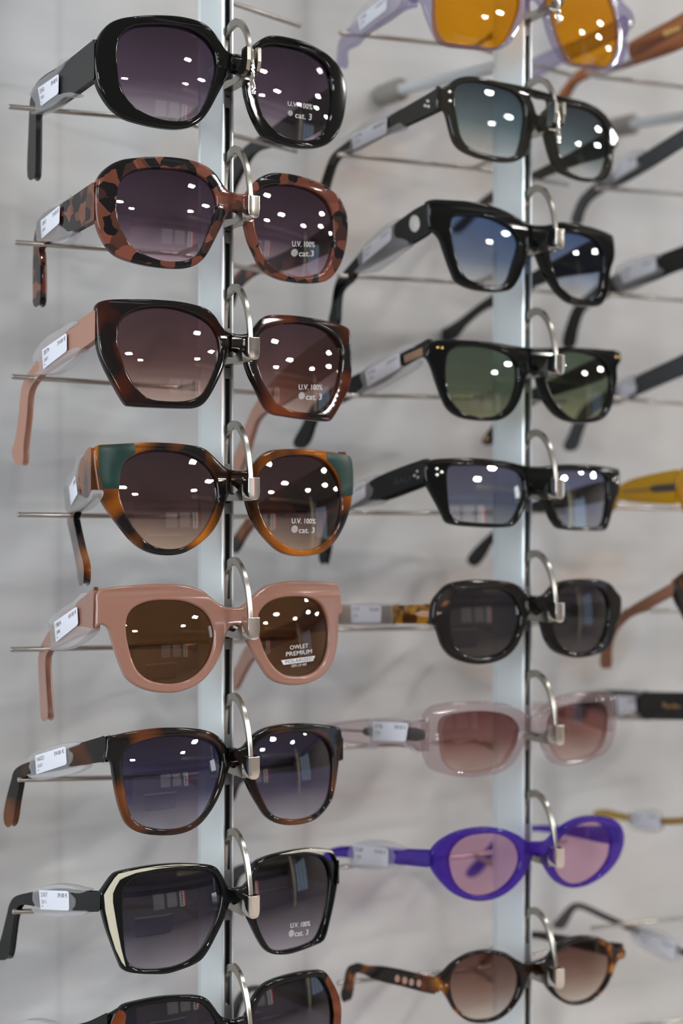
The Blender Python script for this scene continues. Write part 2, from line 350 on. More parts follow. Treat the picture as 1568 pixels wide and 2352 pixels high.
  'out': [(253.8,2350),(265,2325),(275,2318.8),(285,2310),(325,2298.8),(375,2290),(425,2287),(460,2288),(477.5,2295),(492.5,2312.5),(507.5,2332.5),(522.5,2341.2),(542.5,2342.5),(552.5,2340),(563.8,2336.2),(577.5,2305),(592.5,2280),(610,2261.2),(640,2247.5),(680,2236.2),(717.5,2230),(740,2229.5),(751.2,2235),(767.5,2260),(780,2287.5),(785.5,2315),(784.5,2350),(777.5,2390),(760,2425),(730,2442.5),(680,2455),(640,2457.5),(615,2447.5),(597.5,2425),(580,2400),(565,2375),(547.5,2365),(532.5,2375),(522.5,2390),(507.5,2420),(487.5,2445),(460,2465),(425,2477.5),(375,2482.5),(325,2480),(295,2472.5),(275,2450),(260,2415),(251.2,2380)],
  'il': [(287.5,2355),(292.5,2330),(317.5,2315),(362.5,2306.2),(412.5,2302),(450,2303),(470,2311.2),(490,2335),(500,2360),(497.5,2390),(480,2422.5),(457.5,2447.5),(425,2460),(375,2467.5),(330,2465),(307.5,2452.5),(295,2420),(287.5,2387.5)],
  'ir': [(583.8,2340),(595,2305),(612.5,2280),(642.5,2263.8),(680,2252.5),(717.5,2246.2),(737.5,2247.5),(750,2267.5),(762.5,2295),(766.2,2330),(762.5,2370),(750,2407.5),(725,2430),(687.5,2440),(647.5,2442.5),(627.5,2432.5),(610,2412.5),(592.5,2385),(583.8,2360)],
 },
 'Q1': {
  'out': [(950,-25),(985,-70),(1040,-95),(1130,-100),(1180,-80),(1205,-50),(1235,-40),(1260,-60),(1300,-80),(1370,-75),(1405,-45),(1430,0),(1455,30),(1458,55),(1442,78),(1440,120),(1425,152),(1400,158),(1350,153),(1305,145),(1280,115),(1262,70),(1248,20),(1236,0),(1222,0),(1212,25),(1195,65),(1172,100),(1145,113),(1090,111),(1040,104),(1015,98),(995,65),(983,35),(970,2),(955,3),(945,-5)],
  'il': [(1002,0),(1000,-40),(1015,-75),(1060,-85),(1130,-85),(1170,-65),(1190,-30),(1195,5),(1182,50),(1162,90),(1140,106),(1090,103),(1030,96),(1012,78),(1003,45)],
  'ir': [(1268,0),(1270,-35),(1300,-60),(1350,-62),(1385,-40),(1405,0),(1418,50),(1420,90),(1412,130),(1396,150),(1345,146),(1312,135),(1292,100),(1275,50)],
 },
 'Q2': {
  'out': [(1002.5,214.4),(1008.5,204),(1031,193.5),(1048.9,180),(1066.9,174.6),(1090.9,174),(1114.9,178.5),(1147.9,186),(1189.8,193.5),(1213.8,199.5),(1267.8,214.4),(1303.7,221.9),(1339.7,230.9),(1369.7,244.4),(1393.6,263.9),(1408.6,287.9),(1420.6,308.9),(1419.1,332.8),(1411.6,344.8),(1408.6,377.8),(1402.6,398.8),(1393.6,410.8),(1372.7,416.8),(1339.7,413.8),(1303.7,401.8),(1279.7,386.8),(1267.8,359.8),(1258.8,329.8),(1251.3,302.9),(1243.8,293.9),(1233.3,293.9),(1224.3,305.9),(1218.3,329.8),(1207.8,356.8),(1189.8,368.8),(1159.8,371.8),(1129.9,367.3),(1093.9,358.3),(1060.9,341.8),(1045.9,323.9),(1035.5,290.9),(1029.5,266.9),(1023.5,253.4),(1013,247.4),(1005.5,251.9)],
  'il': [(1047.4,209.9),(1051.9,198),(1066.9,189),(1090.9,186.6),(1120.9,190.5),(1153.9,199.5),(1183.8,211.4),(1201.8,230.9),(1207.8,263.9),(1203.3,299.9),(1195.8,335.8),(1186.8,353.8),(1165.8,359.2),(1135.9,356.2),(1099.9,346.3),(1072.9,331.3),(1059.4,308.9),(1053.4,281.9),(1047.4,245.9)],
  'ir': [(1275.2,251.9),(1288.7,242.9),(1312.7,242.9),(1345.7,248.9),(1372.7,262.4),(1390.7,281.9),(1398.1,308.9),(1398.1,344.8),(1392.1,377.8),(1381.7,398.8),(1360.7,407.2),(1333.7,404.8),(1306.7,389.8),(1291.7,365.8),(1281.2,329.8),(1275.2,293.9)],
  'hole': [(1221.3,221.3),(1240.8,224.9),(1260.3,229.4),(1261.2,242.9),(1251.3,253.4),(1245.3,261.5),(1234.8,261.5),(1227.3,239.9)],
 },
 'Q3': {
  'out': [(984,461.5),(993,457.6),(1037.9,458.5),(1079.9,461.5),(1127.9,470.5),(1163.8,484),(1193.8,500.4),(1217.8,513.9),(1247.8,516.9),(1268.7,513.9),(1286.7,509.4),(1319.7,512.4),(1355.7,519.9),(1388.6,530.4),(1408.1,540.9),(1412.6,561.9),(1412.6,591.9),(1403.6,621.8),(1399.1,663.8),(1391.6,687.8),(1379.6,701.3),(1352.7,702.8),(1316.7,696.8),(1289.7,678.8),(1268.7,651.8),(1250.8,621.8),(1238.8,591.9),(1231.3,573.9),(1222.3,569.4),(1214.8,579.9),(1205.8,609.8),(1193.8,639.8),(1175.8,663.8),(1151.8,669.8),(1115.9,668.3),(1079.9,660.8),(1052.9,645.8),(1040.9,621.8),(1025.9,579.9),(1014,546.9),(1002,533.4),(990,527.4),(985.5,519.9),(982.5,489.9)],
  'il': [(1038.5,507.9),(1043.9,498.9),(1061.9,495.3),(1094.9,495.9),(1127.9,501.3),(1157.8,513.9),(1181.8,531.9),(1193.8,555.9),(1190.8,573.9),(1180.3,609.8),(1169.8,639.8),(1157.8,652.4),(1127.9,654.2),(1094.9,647.3),(1073.9,636.8),(1058.9,615.8),(1046.9,579.9),(1039.4,540.9)],
  'ir': [(1262.7,549.9),(1274.7,539.4),(1295.7,534.9),(1325.7,534.9),(1352.7,542.4),(1373.6,555.9),(1385.6,579.9),(1387.1,609.8),(1382.6,651.8),(1376.6,675.8),(1361.7,684.8),(1334.7,684.8),(1310.7,675.8),(1289.7,654.8),(1274.7,627.8),(1265.7,591.9)],
 },
 'Q4': {
  'out': [(985.5,788.5),(996,781.6),(1034.9,779.5),(1079.9,781),(1127.9,784.6),(1169.8,791.5),(1214.8,797.5),(1259.7,798.4),(1304.7,796.6),(1349.7,799),(1388.6,802),(1424.6,808),(1427.6,825.9),(1418.6,843.9),(1418.6,870.9),(1412.6,903.9),(1406.6,933.9),(1391.6,957.8),(1370.7,968.3),(1340.7,971.3),(1304.7,966.8),(1277.7,951.8),(1253.8,921.9),(1238.8,885.9),(1232.8,863.4),(1220.8,855.9),(1211.8,863.4),(1205.8,885.9),(1193.8,921.9),(1175.8,948.8),(1151.8,963.8),(1121.9,966.2),(1085.9,963.8),(1055.9,956.3),(1031.9,938.3),(1017,909.9),(1005,876.9),(993,840.9),(984,822.9),(978,817)],
  'il': [(1025.9,837.9),(1031.9,811),(1049.9,797.5),(1079.9,794.5),(1115.9,796.6),(1151.8,806.5),(1175.8,819.9),(1187.8,840.9),(1189.3,870.9),(1181.8,903.9),(1166.8,933.9),(1145.8,951.8),(1115.9,957.8),(1082.9,953.3),(1055.9,939.8),(1037.9,915.9),(1027.4,879.9)],
  'ir': [(1255.2,858.9),(1259.7,834.9),(1274.7,817),(1298.7,809.5),(1331.7,808),(1364.7,815.5),(1388.6,828.9),(1400.6,849.9),(1403.6,879.9),(1397.6,915.9),(1385.6,945.8),(1364.7,959.3),(1337.7,963.8),(1313.7,957.8),(1292.7,939.8),(1271.7,909.9),(1258.2,879.9)],
 },
 'Q5': {
  'out': [(978,1063),(993,1055.5),(1019.9,1052.5),(1079.9,1051),(1127.9,1054),(1169.8,1060),(1208.8,1069),(1244.8,1070.5),(1283.7,1066.6),(1328.7,1066),(1373.6,1069),(1409.6,1075),(1423.1,1079.5),(1424,1101.9),(1423.1,1128.9),(1412.6,1155.9),(1406.6,1179.9),(1397.6,1209.8),(1391.6,1217.3),(1349.7,1218.2),(1304.7,1216.4),(1283.7,1211.3),(1268.7,1191.9),(1256.7,1164.9),(1243.3,1143.9),(1228.3,1134.9),(1217.8,1142.4),(1208.8,1161.9),(1196.8,1188.9),(1181.8,1206.8),(1151.8,1211.3),(1094.9,1209.8),(1043.9,1204.5),(1028.9,1197.9),(1017,1173.9),(999,1140.9),(984,1113.9),(979.5,1107.9)],
  'il': [(1029.5,1081),(1034.9,1072),(1079.9,1069),(1127.9,1070.5),(1169.8,1075),(1196.8,1087),(1204.3,1101.9),(1204.3,1131.9),(1196.8,1158.9),(1181.8,1188.9),(1166.8,1200.3),(1127.9,1201.5),(1079.9,1198.5),(1046.9,1191.9),(1036.4,1173.9),(1030.4,1134.9)],
  'ir': [(1265.7,1128.9),(1268.7,1098.9),(1277.7,1085.5),(1304.7,1081),(1343.7,1081.6),(1379.6,1085.5),(1394.6,1095.9),(1397.6,1125.9),(1394.6,1164.9),(1388.6,1197.9),(1379.6,1208.3),(1346.7,1210.4),(1307.7,1206.8),(1289.7,1194.9),(1274.7,1164.9)],
 },
 'Q6': {
  'out': [(998,1383.4),(1013,1361),(1034,1341.5),(1066.9,1333.4),(1105.9,1331.6),(1147.9,1333.4),(1177.8,1338.5),(1198.8,1349),(1216.8,1365.5),(1237.8,1368.5),(1255.8,1364),(1273.8,1344.5),(1297.7,1334),(1339.7,1329.5),(1378.7,1331.6),(1402.6,1340),(1417.6,1358),(1428.1,1372.9),(1425.1,1417.9),(1417.6,1435.9),(1408.6,1468.9),(1393.6,1492.8),(1369.7,1504.8),(1333.7,1511.4),(1303.7,1507.8),(1276.7,1495.8),(1258.8,1471.9),(1249.8,1444.9),(1243.8,1420.9),(1228.8,1402.9),(1218.3,1408.9),(1207.8,1441.9),(1192.8,1477.9),(1174.8,1501.8),(1147.9,1518.3),(1108.9,1526.4),(1072.9,1522.8),(1042.9,1510.8),(1022,1486.8),(1010,1453.9),(1004,1438.9),(995,1432.9)],
  'il': [(1037,1408.9),(1042.9,1381.9),(1057.9,1364),(1081.9,1354.4),(1117.9,1352),(1153.9,1355),(1177.8,1367),(1191.3,1387.9),(1197.3,1414.9),(1192.8,1441.9),(1180.8,1471.9),(1159.8,1495.8),(1129.9,1507.8),(1096.9,1510.2),(1066.9,1501.8),(1047.4,1483.9),(1038.5,1450.9)],
  'ir': [(1275.2,1399.9),(1279.7,1369.9),(1294.7,1355),(1324.7,1346.6),(1357.7,1346.6),(1384.7,1355),(1396.6,1372.9),(1399.6,1402.9),(1395.1,1438.9),(1384.7,1471.9),(1366.7,1492.8),(1336.7,1500.3),(1306.7,1494.3),(1285.7,1474.9),(1273.8,1438.9)],
 },
 'Q7': {
  'out': [(979.5,1678.9),(981,1648.9),(996,1626.5),(1025.9,1617.5),(1079.9,1612.4),(1127.9,1612.1),(1163.8,1616),(1190.8,1626.5),(1211.8,1641.4),(1229.8,1647.4),(1244.8,1637),(1262.7,1619),(1289.7,1601),(1328.7,1592),(1373.6,1588.1),(1403.6,1589.6),(1415.6,1604),(1418,1634),(1415.6,1675.9),(1409.6,1705.9),(1394.6,1729.9),(1364.7,1744.9),(1319.7,1758.3),(1292.7,1759.8),(1274.7,1750.9),(1259.7,1729.9),(1247.8,1702.9),(1232.8,1690.9),(1216.3,1687.9),(1205.8,1711.9),(1193.8,1735.9),(1175.8,1759.8),(1151.8,1774.8),(1109.9,1783.8),(1064.9,1785.3),(1025.9,1779.3),(996,1765.8),(982.5,1738.9),(978,1708.9)],
  'il': [(1017,1675.9),(1022.9,1654.9),(1043.9,1642.9),(1079.9,1637),(1121.9,1636.4),(1157.8,1641.4),(1181.8,1653.4),(1193.8,1672.9),(1190.8,1699.9),(1178.8,1726.9),(1163.8,1750.9),(1139.8,1764.3),(1103.9,1771.8),(1067.9,1771.8),(1043.9,1765.8),(1028.9,1750.9),(1019.9,1714.9)],
  'ir': [(1267.2,1678.9),(1271.7,1648.9),(1286.7,1631),(1319.7,1619),(1358.7,1613.9),(1385.6,1616),(1397.6,1631),(1399.1,1660.9),(1391.6,1699.9),(1379.6,1723.9),(1352.7,1738.9),(1319.7,1746.4),(1295.7,1744.9),(1277.7,1723.9)],
 },
 'Q8': {
  'out': [(992,1960.9),(998,1948.9),(1016,1930.9),(1048.9,1912.9),(1084.9,1903.4),(1123.9,1900.4),(1159.8,1905.5),(1189.8,1917.4),(1213.8,1932.4),(1234.8,1933.9),(1258.8,1930.9),(1276.7,1912.9),(1303.7,1892),(1333.7,1878.5),(1369.7,1874),(1405.6,1880),(1426.6,1895),(1435,1918.9),(1432.6,1945.9),(1420.6,1975.9),(1396.6,2005.9),(1366.7,2026.8),(1333.7,2039.4),(1303.7,2038.8),(1276.7,2023.9),(1258.8,1999.9),(1249.8,1981.9),(1240.8,1966.9),(1225.8,1966.9),(1216.8,1990.9),(1198.8,2020.9),(1171.8,2047.8),(1141.9,2064.3),(1105.9,2071.2),(1069.9,2065.8),(1039.9,2050.8),(1013,2023.9),(998,2002.9),(992,1990.9)],
  'il': [(1034.9,1987.9),(1035.5,1963.9),(1048.9,1939.9),(1072.9,1923.4),(1105.9,1916.5),(1138.9,1916.5),(1165.8,1924.9),(1186.8,1942.9),(1195.8,1969.9),(1191.3,1996.9),(1174.8,2023.9),(1150.9,2044.8),(1123.9,2056.2),(1093.9,2057.4),(1066.9,2046.3),(1045.9,2023.9)],
  'ir': [(1275.2,1960.9),(1282.7,1936.9),(1303.7,1912.9),(1327.7,1896.5),(1354.7,1889.9),(1378.7,1892),(1396.6,1907),(1405.6,1933.9),(1404.1,1963.9),(1390.7,1990.9),(1366.7,2014.9),(1339.7,2029.2),(1312.7,2029.8),(1288.7,2014.9),(1275.2,1990.9)],
 },
 'Q9': {
  'out': [(999.5,2250.9),(1019,2235.9),(1039.9,2214.9),(1066.9,2196.9),(1099.9,2185.5),(1129.9,2183.4),(1162.8,2189.4),(1189.8,2205.9),(1210.8,2214.9),(1234.8,2208.9),(1258.8,2199.9),(1273.8,2181.9),(1297.7,2161),(1327.7,2151.4),(1360.7,2150.5),(1390.7,2159.5),(1414.6,2177.4),(1437.1,2181.9),(1436.2,2199.9),(1420.6,2208.9),(1408.6,2238.9),(1393.6,2268.9),(1369.7,2294.3),(1339.7,2308.4),(1309.7,2309.3),(1282.7,2295.8),(1261.8,2274.9),(1249.8,2253.9),(1240.8,2238.9),(1224.3,2232.9),(1213.8,2250.9),(1198.8,2289.8),(1174.8,2322.8),(1144.9,2343.8),(1111.9,2351.6),(1075.9,2346.8),(1045.9,2322.8),(1028,2292.8),(1016,2277.9),(1001,2274.9)],
  'il': [(1036.4,2253.9),(1042.9,2229.9),(1060.9,2208.9),(1087.9,2195.4),(1117.9,2191.5),(1147.9,2195.4),(1174.8,2208.9),(1189.8,2232.9),(1192.8,2256.9),(1186.8,2286.8),(1171.8,2313.8),(1147.9,2334.8),(1114.9,2343.8),(1081.9,2340.8),(1057.9,2322.8),(1041.4,2295.8)],
  'ir': [(1267.8,2235.9),(1273.8,2205.9),(1294.7,2178.9),(1321.7,2167),(1351.7,2162.5),(1378.7,2168.5),(1396.6,2184.9),(1403.2,2208.9),(1399.6,2238.9),(1384.7,2268.9),(1360.7,2292.8),(1333.7,2301.8),(1309.7,2300.3),(1285.7,2286.8),(1270.8,2262.9)],
 },
}

# ------------------------------------------------------------------ layout of the fixture (mm, camera at the origin)
R30 = math.radians(30)
W_DIR = Vector((math.cos(R30), math.sin(R30), 0))       # along the wall, to the right
B_DIR = Vector((-math.sin(R30), math.cos(R30), 0))      # into the wall
UP = Vector((0, 0, 1))
POLE = [Vector((-58.6, 735.0, 0)), Vector((109.4, 836.0, 0)), Vector((277.4, 937.0, 0))]
WALL_P = POLE[0] + B_DIR * 168.0
WF = Frame(WALL_P, W_DIR, UP)

# ------------------------------------------------------------------ the room
def wall_material():
    m, nt, out = new_mat('washed_wall_board')
    b = nt.nodes.new('ShaderNodeBsdfPrincipled'); b.inputs['Roughness'].default_value = .62
    tc = nt.nodes.new('ShaderNodeTexCoord')
    def noise(scale, sx, sz, detail=3, loc=0):
        mp = nt.nodes.new('ShaderNodeMapping'); mp.inputs['Scale'].default_value = (sx, 1, sz); mp.inputs['Location'].default_value = (loc, 0, loc)
        n = nt.nodes.new('ShaderNodeTexNoise'); n.inputs['Scale'].default_value = scale; n.inputs['Detail'].default_value = detail
        nt.links.new(tc.outputs['Object'], mp.inputs[0]); nt.links.new(mp.outputs[0], n.inputs['Vector']); return n
    n1 = noise(9, .55, 1.5, 4); n2 = noise(14, .5, 2.2, 3, 7.3); n3 = noise(5, 1, 1, 2, 3.1)
    r1 = ramp(nt, [(.30, (.505, .505, .50)), (.5, (.60, .60, .595)), (.70, (.66, .66, .66))])
    r2 = ramp(nt, [(.38, (.945, .975, 1.0)), (.64, (1.0, .985, .965))])
    r3 = ramp(nt, [(.35, (.93, .93, .93)), (.65, (1.03, 1.03, 1.03))])
    nt.links.new(n1.outputs[0], r1.inputs[0]); nt.links.new(n3.outputs[0], r2.inputs[0]); nt.links.new(n2.outputs[0], r3.inputs[0])
    mx = nt.nodes.new('ShaderNodeMix'); mx.data_type = 'RGBA'; mx.blend_type = 'MULTIPLY'; mx.inputs[0].default_value = 1
    nt.links.new(r1.outputs[0], mx.inputs[6]); nt.links.new(r2.outputs[0], mx.inputs[7])
    m2 = nt.nodes.new('ShaderNodeMix'); m2.data_type = 'RGBA'; m2.blend_type = 'MULTIPLY'; m2.inputs[0].default_value = 1
    nt.links.new(mx.outputs[2], m2.inputs[6]); nt.links.new(r3.outputs[0], m2.inputs[7])
    # narrow upright board joints every 150 mm
    sp = nt.nodes.new('ShaderNodeSeparateXYZ'); nt.links.new(tc.outputs['Object'], sp.inputs[0])
    md = nt.nodes.new('ShaderNodeMath'); md.operation = 'PINGPONG'; md.inputs[1].default_value = .085
    ad = nt.nodes.new('ShaderNodeMath'); ad.operation = 'ADD'; ad.inputs[1].default_value = .033
    nt.links.new(sp.outputs['X'], ad.inputs[0]); nt.links.new(ad.outputs[0], md.inputs[0])
    rj = ramp(nt, [(0.0, (.90, .90, .90)), (.0015, (.90, .90, .90)), (.003, (1, 1, 1))])
    nt.links.new(md.outputs[0], rj.inputs[0])
    m3 = nt.nodes.new('ShaderNodeMix'); m3.data_type = 'RGBA'; m3.blend_type = 'MULTIPLY'; m3.inputs[0].default_value = 1
    nt.links.new(m2.outputs[2], m3.inputs[6]); nt.links.new(rj.outputs[0], m3.inputs[7])
    nt.links.new(m3.outputs[2], b.inputs['Base Color'])
    nt.links.new(b.outputs[0], out.inputs[0])
    return m

FLOOR_Z = -CAM_Z; CEIL_Z = CEIL / MM - CAM_Z
def slab(name, frame, x0, x1, y0, y1, z0, z1, mat):
    V, Fc = boxv(x0, x1, y0, y1, z0, z1)
    o = mesh_obj(name, V, Fc, mat, frame=frame); tag(o, kind='structure'); return o

slab('wall_back', WF, -1800, 3600, 0, 60, FLOOR_Z, CEIL_Z, wall_material())
ROOMF = Frame(Vector((0, 0, 0)), W_DIR, UP)
M_CEIL = principled('ceiling_paint', (.42, .40, .38), .8)
M_FLOOR = principled('floor_vinyl', (.30, .26, .24), .35)
M_WALL = principled('shop_wall_paint', (.30, .27, .26), .7)
M_DARK = principled('dark_fascia_paint', (.05, .045, .045), .5)
M_CREAM = principled('cream_beam_paint', (.75, .70, .52), .6)
slab('ceiling', ROOMF, -2500, 7600, -6600, 860, CEIL_Z, CEIL_Z + 60, M_CEIL)
slab('floor', ROOMF, -2500, 7600, -6600, 860, FLOOR_Z - 60, FLOOR_Z, M_FLOOR)
slab('wall_front', ROOMF, -900, 7600, -6660, -6600, FLOOR_Z, CEIL_Z, M_WALL)
slab('wall_right', ROOMF, 7540, 7600, -6600, 860, FLOOR_Z, CEIL_Z, M_WALL)
slab('trim_1', ROOMF, -900, 7540, -6600, -6540, 700, 1050, M_DARK)
slab('trim_2', ROOMF, 2600, 7540, -5000, -4850, CEIL_Z - 170, CEIL_Z, M_CREAM)
slab('trim_3', ROOMF, 5400, 5560, -3900, -3740, FLOOR_Z, CEIL_Z, M_CREAM)

# daylight window in the right wall
wp = slab('window_1', ROOMF, 7500, 7540, -5200, -3700, -900, 1150, principled('window_frame_paint', (.3, .3, .32), .5))
for i in range(3):
    V, Fc = boxv(7490, 7499, -5140 + i * 490, -5140 + i * 490 + 430, -840, 1090)
    o = mesh_obj('window_pane', V, Fc, emission('daylight_pane_%d' % i, (.62, .78, 1.0), 1.2), parent=wp)

w2 = slab('window_2', ROOMF, -2460, -2400, -1700, 700, -250, 1250, principled('window_frame_white', (.6, .6, .62), .5))
for i in range(3):
    V, Fc = boxv(-2399, -2390, -1660 + i * 785, -1660 + i * 785 + 740, -200, 1200)
    o = mesh_obj('window_pane', V, Fc, emission('left_daylight_pane_%d' % i, (.84, .93, 1.0), 6.4), parent=w2)

# posters and the lettered sign on the opposite wall
def room_panel(name, az, el, dist_n, w, h, parts):
    d = Vector((math.sin(math.radians(az)), -math.cos(math.radians(az)), 0))
    lx = ROOMF.loc(d); s = (dist_n) / -lx[1]
    p = d * s; z = math.tan(math.radians(el)) * s
    fr = Frame(Vector((p[0], p[1], z)), -W_DIR, UP)
    e = fr.empty(name)
    for nm, mat, (x0, x1, z0, z1), y in parts:
        V, Fc = boxv(x0, x1, -y - 8, -y, z0, z1)
        mesh_obj(nm, V, Fc, mat, parent=e)
    return e
M_POST = principled('poster_paper', (.78, .76, .78), .4); M_POSTF = principled('poster_frame', (.35, .33, .33), .4)
M_RED = principled('red_sign_strip', (.75, .02, .04), .4, emit=(1, .02, .05), estr=1.6); M_SIGN = principled('white_sign_face', (.85, .85, .82), .4, emit=(1, 1, .96), estr=1.0)
for az, lb in ((43.5, 'grey framed poster on the far shop wall, farther from the red edged sign'), (51.3, 'grey framed poster on the far shop wall, next to the red edged sign')):
    e = room_panel('poster', az, 2.3, 6560, 800, 1150, [('poster_frame', M_POSTF, (-420, 420, -600, 600), 0), ('poster_sheet', M_POST, (-385, 385, -560, 560), 9)])
    tag(e, lb, 'poster', 'framed posters on the far wall')
sg = [('sign_face', M_SIGN, (-230, 150, -640, 640), 0), ('red_strip', M_RED, (-315, -230, -640, 640), 1)]
for i in range(6): sg.append(('sign_emblem', M_DARK, (-110, 60, -560 + i * 195, -430 + i * 195), 9))
e = room_panel('wall_sign', 57.3, 2.3, 6560, 0, 0, sg)
tag(e, 'tall white wall sign with a red vertical edge on the far wall', 'sign')

# sales counter, only seen mirrored in the lenses
cf = Frame(Vector((3.2, -3.6, 0)) * 1000 + Vector((0, 0, FLOOR_Z)), W_DIR, UP)
ce = cf.empty('sales_counter'); tag(ce, 'long grey sales counter standing across the shop floor', 'counter')
mesh_obj('counter_body', *boxv(-900, 900, -280, 280, 80, 860), principled('counter_laminate', (.22, .2, .22), .4), parent=ce)
mesh_obj('counter_plinth', *boxv(-860, 860, -240, 240, 0, 80), M_DARK, parent=ce)
mesh_obj('counter_top', *boxv(-930, 930, -310, 310, 860, 895), principled('counter_top_laminate', (.5, .47, .45), .3), parent=ce)

# ------------------------------------------------------------------ ceiling lights
M_LAMP = emission('led_panel_glow', (1.0, .98, .955), 270.0)
M_FILL = emission('fill_downlight_glow', (1.0, .98, .97), 36.0)  # glow of the lamps added to brighten the display wall
M_HOUS = principled('lamp_housing', (.6, .6, .6), .5)
def ceiling_light(x, y, w, d, mat, label, group, name='ceiling_light', drop=8):
    fr = Frame(Vector((x * 1000, y * 1000, CEIL_Z)), W_DIR, UP)
    e = fr.empty(name); tag(e, label, 'light', group)
    w *= 500; d *= 500
    mesh_obj('lamp_panel', *boxv(-w, w, -d, d, -drop - 2, -drop), mat, parent=e)
    fV = [boxv(-w - 15, -w - .5, -d - 15, d + 15, -drop - 4, 0), boxv(w + .5, w + 15, -d - 15, d + 15, -drop - 4, 0),
          boxv(-w, w, -d - 15, -d - .5, -drop - 4, 0), boxv(-w, w, d + .5, d + 15, -drop - 4, 0)]
    mesh_obj('lamp_frame', *join(fV), M_HOUS, parent=e)
LAMP_WHERE = ['nearest the display, mirrored highest in the lenses', 'right of the nearest one, over the aisle', 'between the aisle and the cream beam', 'far left, short of the far wall',
              'farthest one toward the far posters', 'over the right aisle, level with the display', 'over the right aisle, beyond the display', 'close to the display on its right, the small one',
              'deepest on the right, next to the right wall']
for (x, y, w, d), wh in zip(LAMPS, LAMP_WHERE):
    ceiling_light(x, y, w, d, M_LAMP, 'square led ceiling light ' + wh, 'led panels in the shop ceiling')
for (s, t), wh in zip(((100, 900), (800, 900), (1500, 900), (2200, 900)), ('directly in front of the display', 'just right of the display', 'second to the right of the display', 'farthest to the right')):  # unseen lamps, added only to lift the light on the display wall
    p = WALL_P + W_DIR * s - B_DIR * t
    ceiling_light(p[0] / 1000, p[1] / 1000, .14, .14, M_FILL, 'small unseen ceiling light added to brighten the display wall, ' + wh, 'unseen lights added to brighten the display wall', 'fill_downlight', drop=10)

cv = Frame(ROOMF.glob((5050, -5090, CEIL_Z)), W_DIR, UP); e = cv.empty('cove_light')
tag(e, 'long strip light hidden behind the cream ceiling beam, washing the far posters', 'light')
mesh_obj('led_strip', *boxv(-2400, 2400, -30, 30, -22, -18), emission('cove_glow', (1.0, .95, .82), 30.0), parent=e)
mesh_obj('strip_housing', *boxv(-2420, 2420, -40, 40, -17, 0), M_HOUS, parent=e)

# ------------------------------------------------------------------ uprights
def upright(pi, label):
    P = POLE[pi]
    fr = Frame(P, W_DIR, UP)          # x right, y back
    e = fr.empty('display_upright'); tag(e, label, 'display rail', 'aluminium uprights on the wall')
    cs = [(-2.9, .0), (-2.2, .0), (-2.2, 5), (2.2, 5), (2.2, 0), (2.9, 0), (3.3, .4), (3.3, 29.6), (2.9, 30), (-2.9, 30),
          (-3.5, 29.6), (-3.5, 29.0), (-2.9, 28.8), (-2.9, 28.1), (-3.6, 27.9), (-3.6, 27.1), (-3.0, 26.9), (-3.0, 26.2), (-3.7, 26.0),
          (-3.9, 24.0), (-4.15, 20), (-4.25, 15), (-4.15, 10), (-3.9, 5), (-3.6, 1.8), (-3.3, .5)]
    cs = [(x, y) for x, y in cs]
    z0, z1 = FLOOR_Z + 500, 760
    V = [(x, y, z0) for x, y in cs] + [(x, y, z1) for x, y in cs]; n = len(cs)
    Fc = [(i, (i + 1) % n, n + (i + 1) % n, n + i) for i in range(n)] + [tuple(range(n))[::-1], tuple(range(n, 2 * n))]
    mesh_obj('aluminium_profile', V, Fc, ALU, parent=e, smooth=25)
    mesh_obj('slot_channel', *boxv(-2.15, 2.15, 3.6, 4.9, z0 + 5, z1 - 5), SLOT_DARK, parent=e)
    parts = [boxv(-2.15, -1.35, .5, 1.6, z0 + 5, z1 - 5), boxv(1.35, 2.15, .5, 1.6, z0 + 5, z1 - 5)]
    for k in range(-6, 14):
        zt = CLIPZ(pi, k)
        parts.append(boxv(-1.35, 1.35, .5, 1.6, zt + 58.4, zt + 78))
        parts.append(boxv(-1.35, 1.35, .5, 1.6, zt + 52, zt + 57.6))
    mesh_obj('slot_strip', *join(parts), STRIP, parent=e)
    return e
def CLIPZ(pi, k):      # height of the clip tops, level k counted downwards
    return (19.0 if pi == 0 else 20.5) + 70.0 * ((4 if pi == 0 else 5) - k)
ALU = principled('anodised_aluminium', (.88, .95, .97), .3, metal=.5)
STRIP = principled('grey_slot_strip', (.2, .21, .22), .35, metal=.4)
SLOT_DARK = principled('slot_black', (.004, .006, .006), .5)
upright(0, 'aluminium display upright in front, carrying the oversized sunglasses')
upright(1, 'aluminium display upright to the right of the front one, carrying the smaller frames')
upright(2, 'aluminium display upright just beyond the right edge, behind the yellow pair')

# stand-off tubes with rubber feet, bracing the uprights against the wall
def standoff(p_start, p_cap0, p_cap1, label):
    e = Frame(p_cap1, W_DIR, UP); root = e.empty('wall_standoff'); tag(root, label, 'wall bracket', 'tubes bracing the uprights against the wall')
    V, Fc = tube([e.loc(p_start), e.loc(p_start.lerp(p_cap0, .5)), e.loc(p_cap0.lerp(p_cap1, .3))], 3.9, 24)
    mesh_obj('tube', V, Fc, principled('white_tube', (.60, .63, .65), .35, metal=.1), parent=root, smooth=40)
    a, b = e.loc(p_cap0), e.loc(p_cap1); d = b - a
    V, Fc = tube([a, a + d * .02, a + d * .06, a + d * .5, a + d * .93, b], [5.2, 7.2, 7.6, 7.4, 6.6, 5.4], 28)
    mesh_obj('rubber_foot', V, Fc, principled('grey_rubber', (.27, .245, .22), .6), parent=root, smooth=40)
    V, Fc = tube([a - d * .04, a + d * .03], [5.0, 5.0], 24)
    mesh_obj('foot_collar', V, Fc, principled('collar_rubber', (.16, .15, .13), .6), parent=root, smooth=40)
def on_wall(px, py, off=0):
    r = ray(px, py); n = B_DIR
    t = ((WALL_P - B_DIR * off).dot(n)) / r.dot(n)
    return r * t
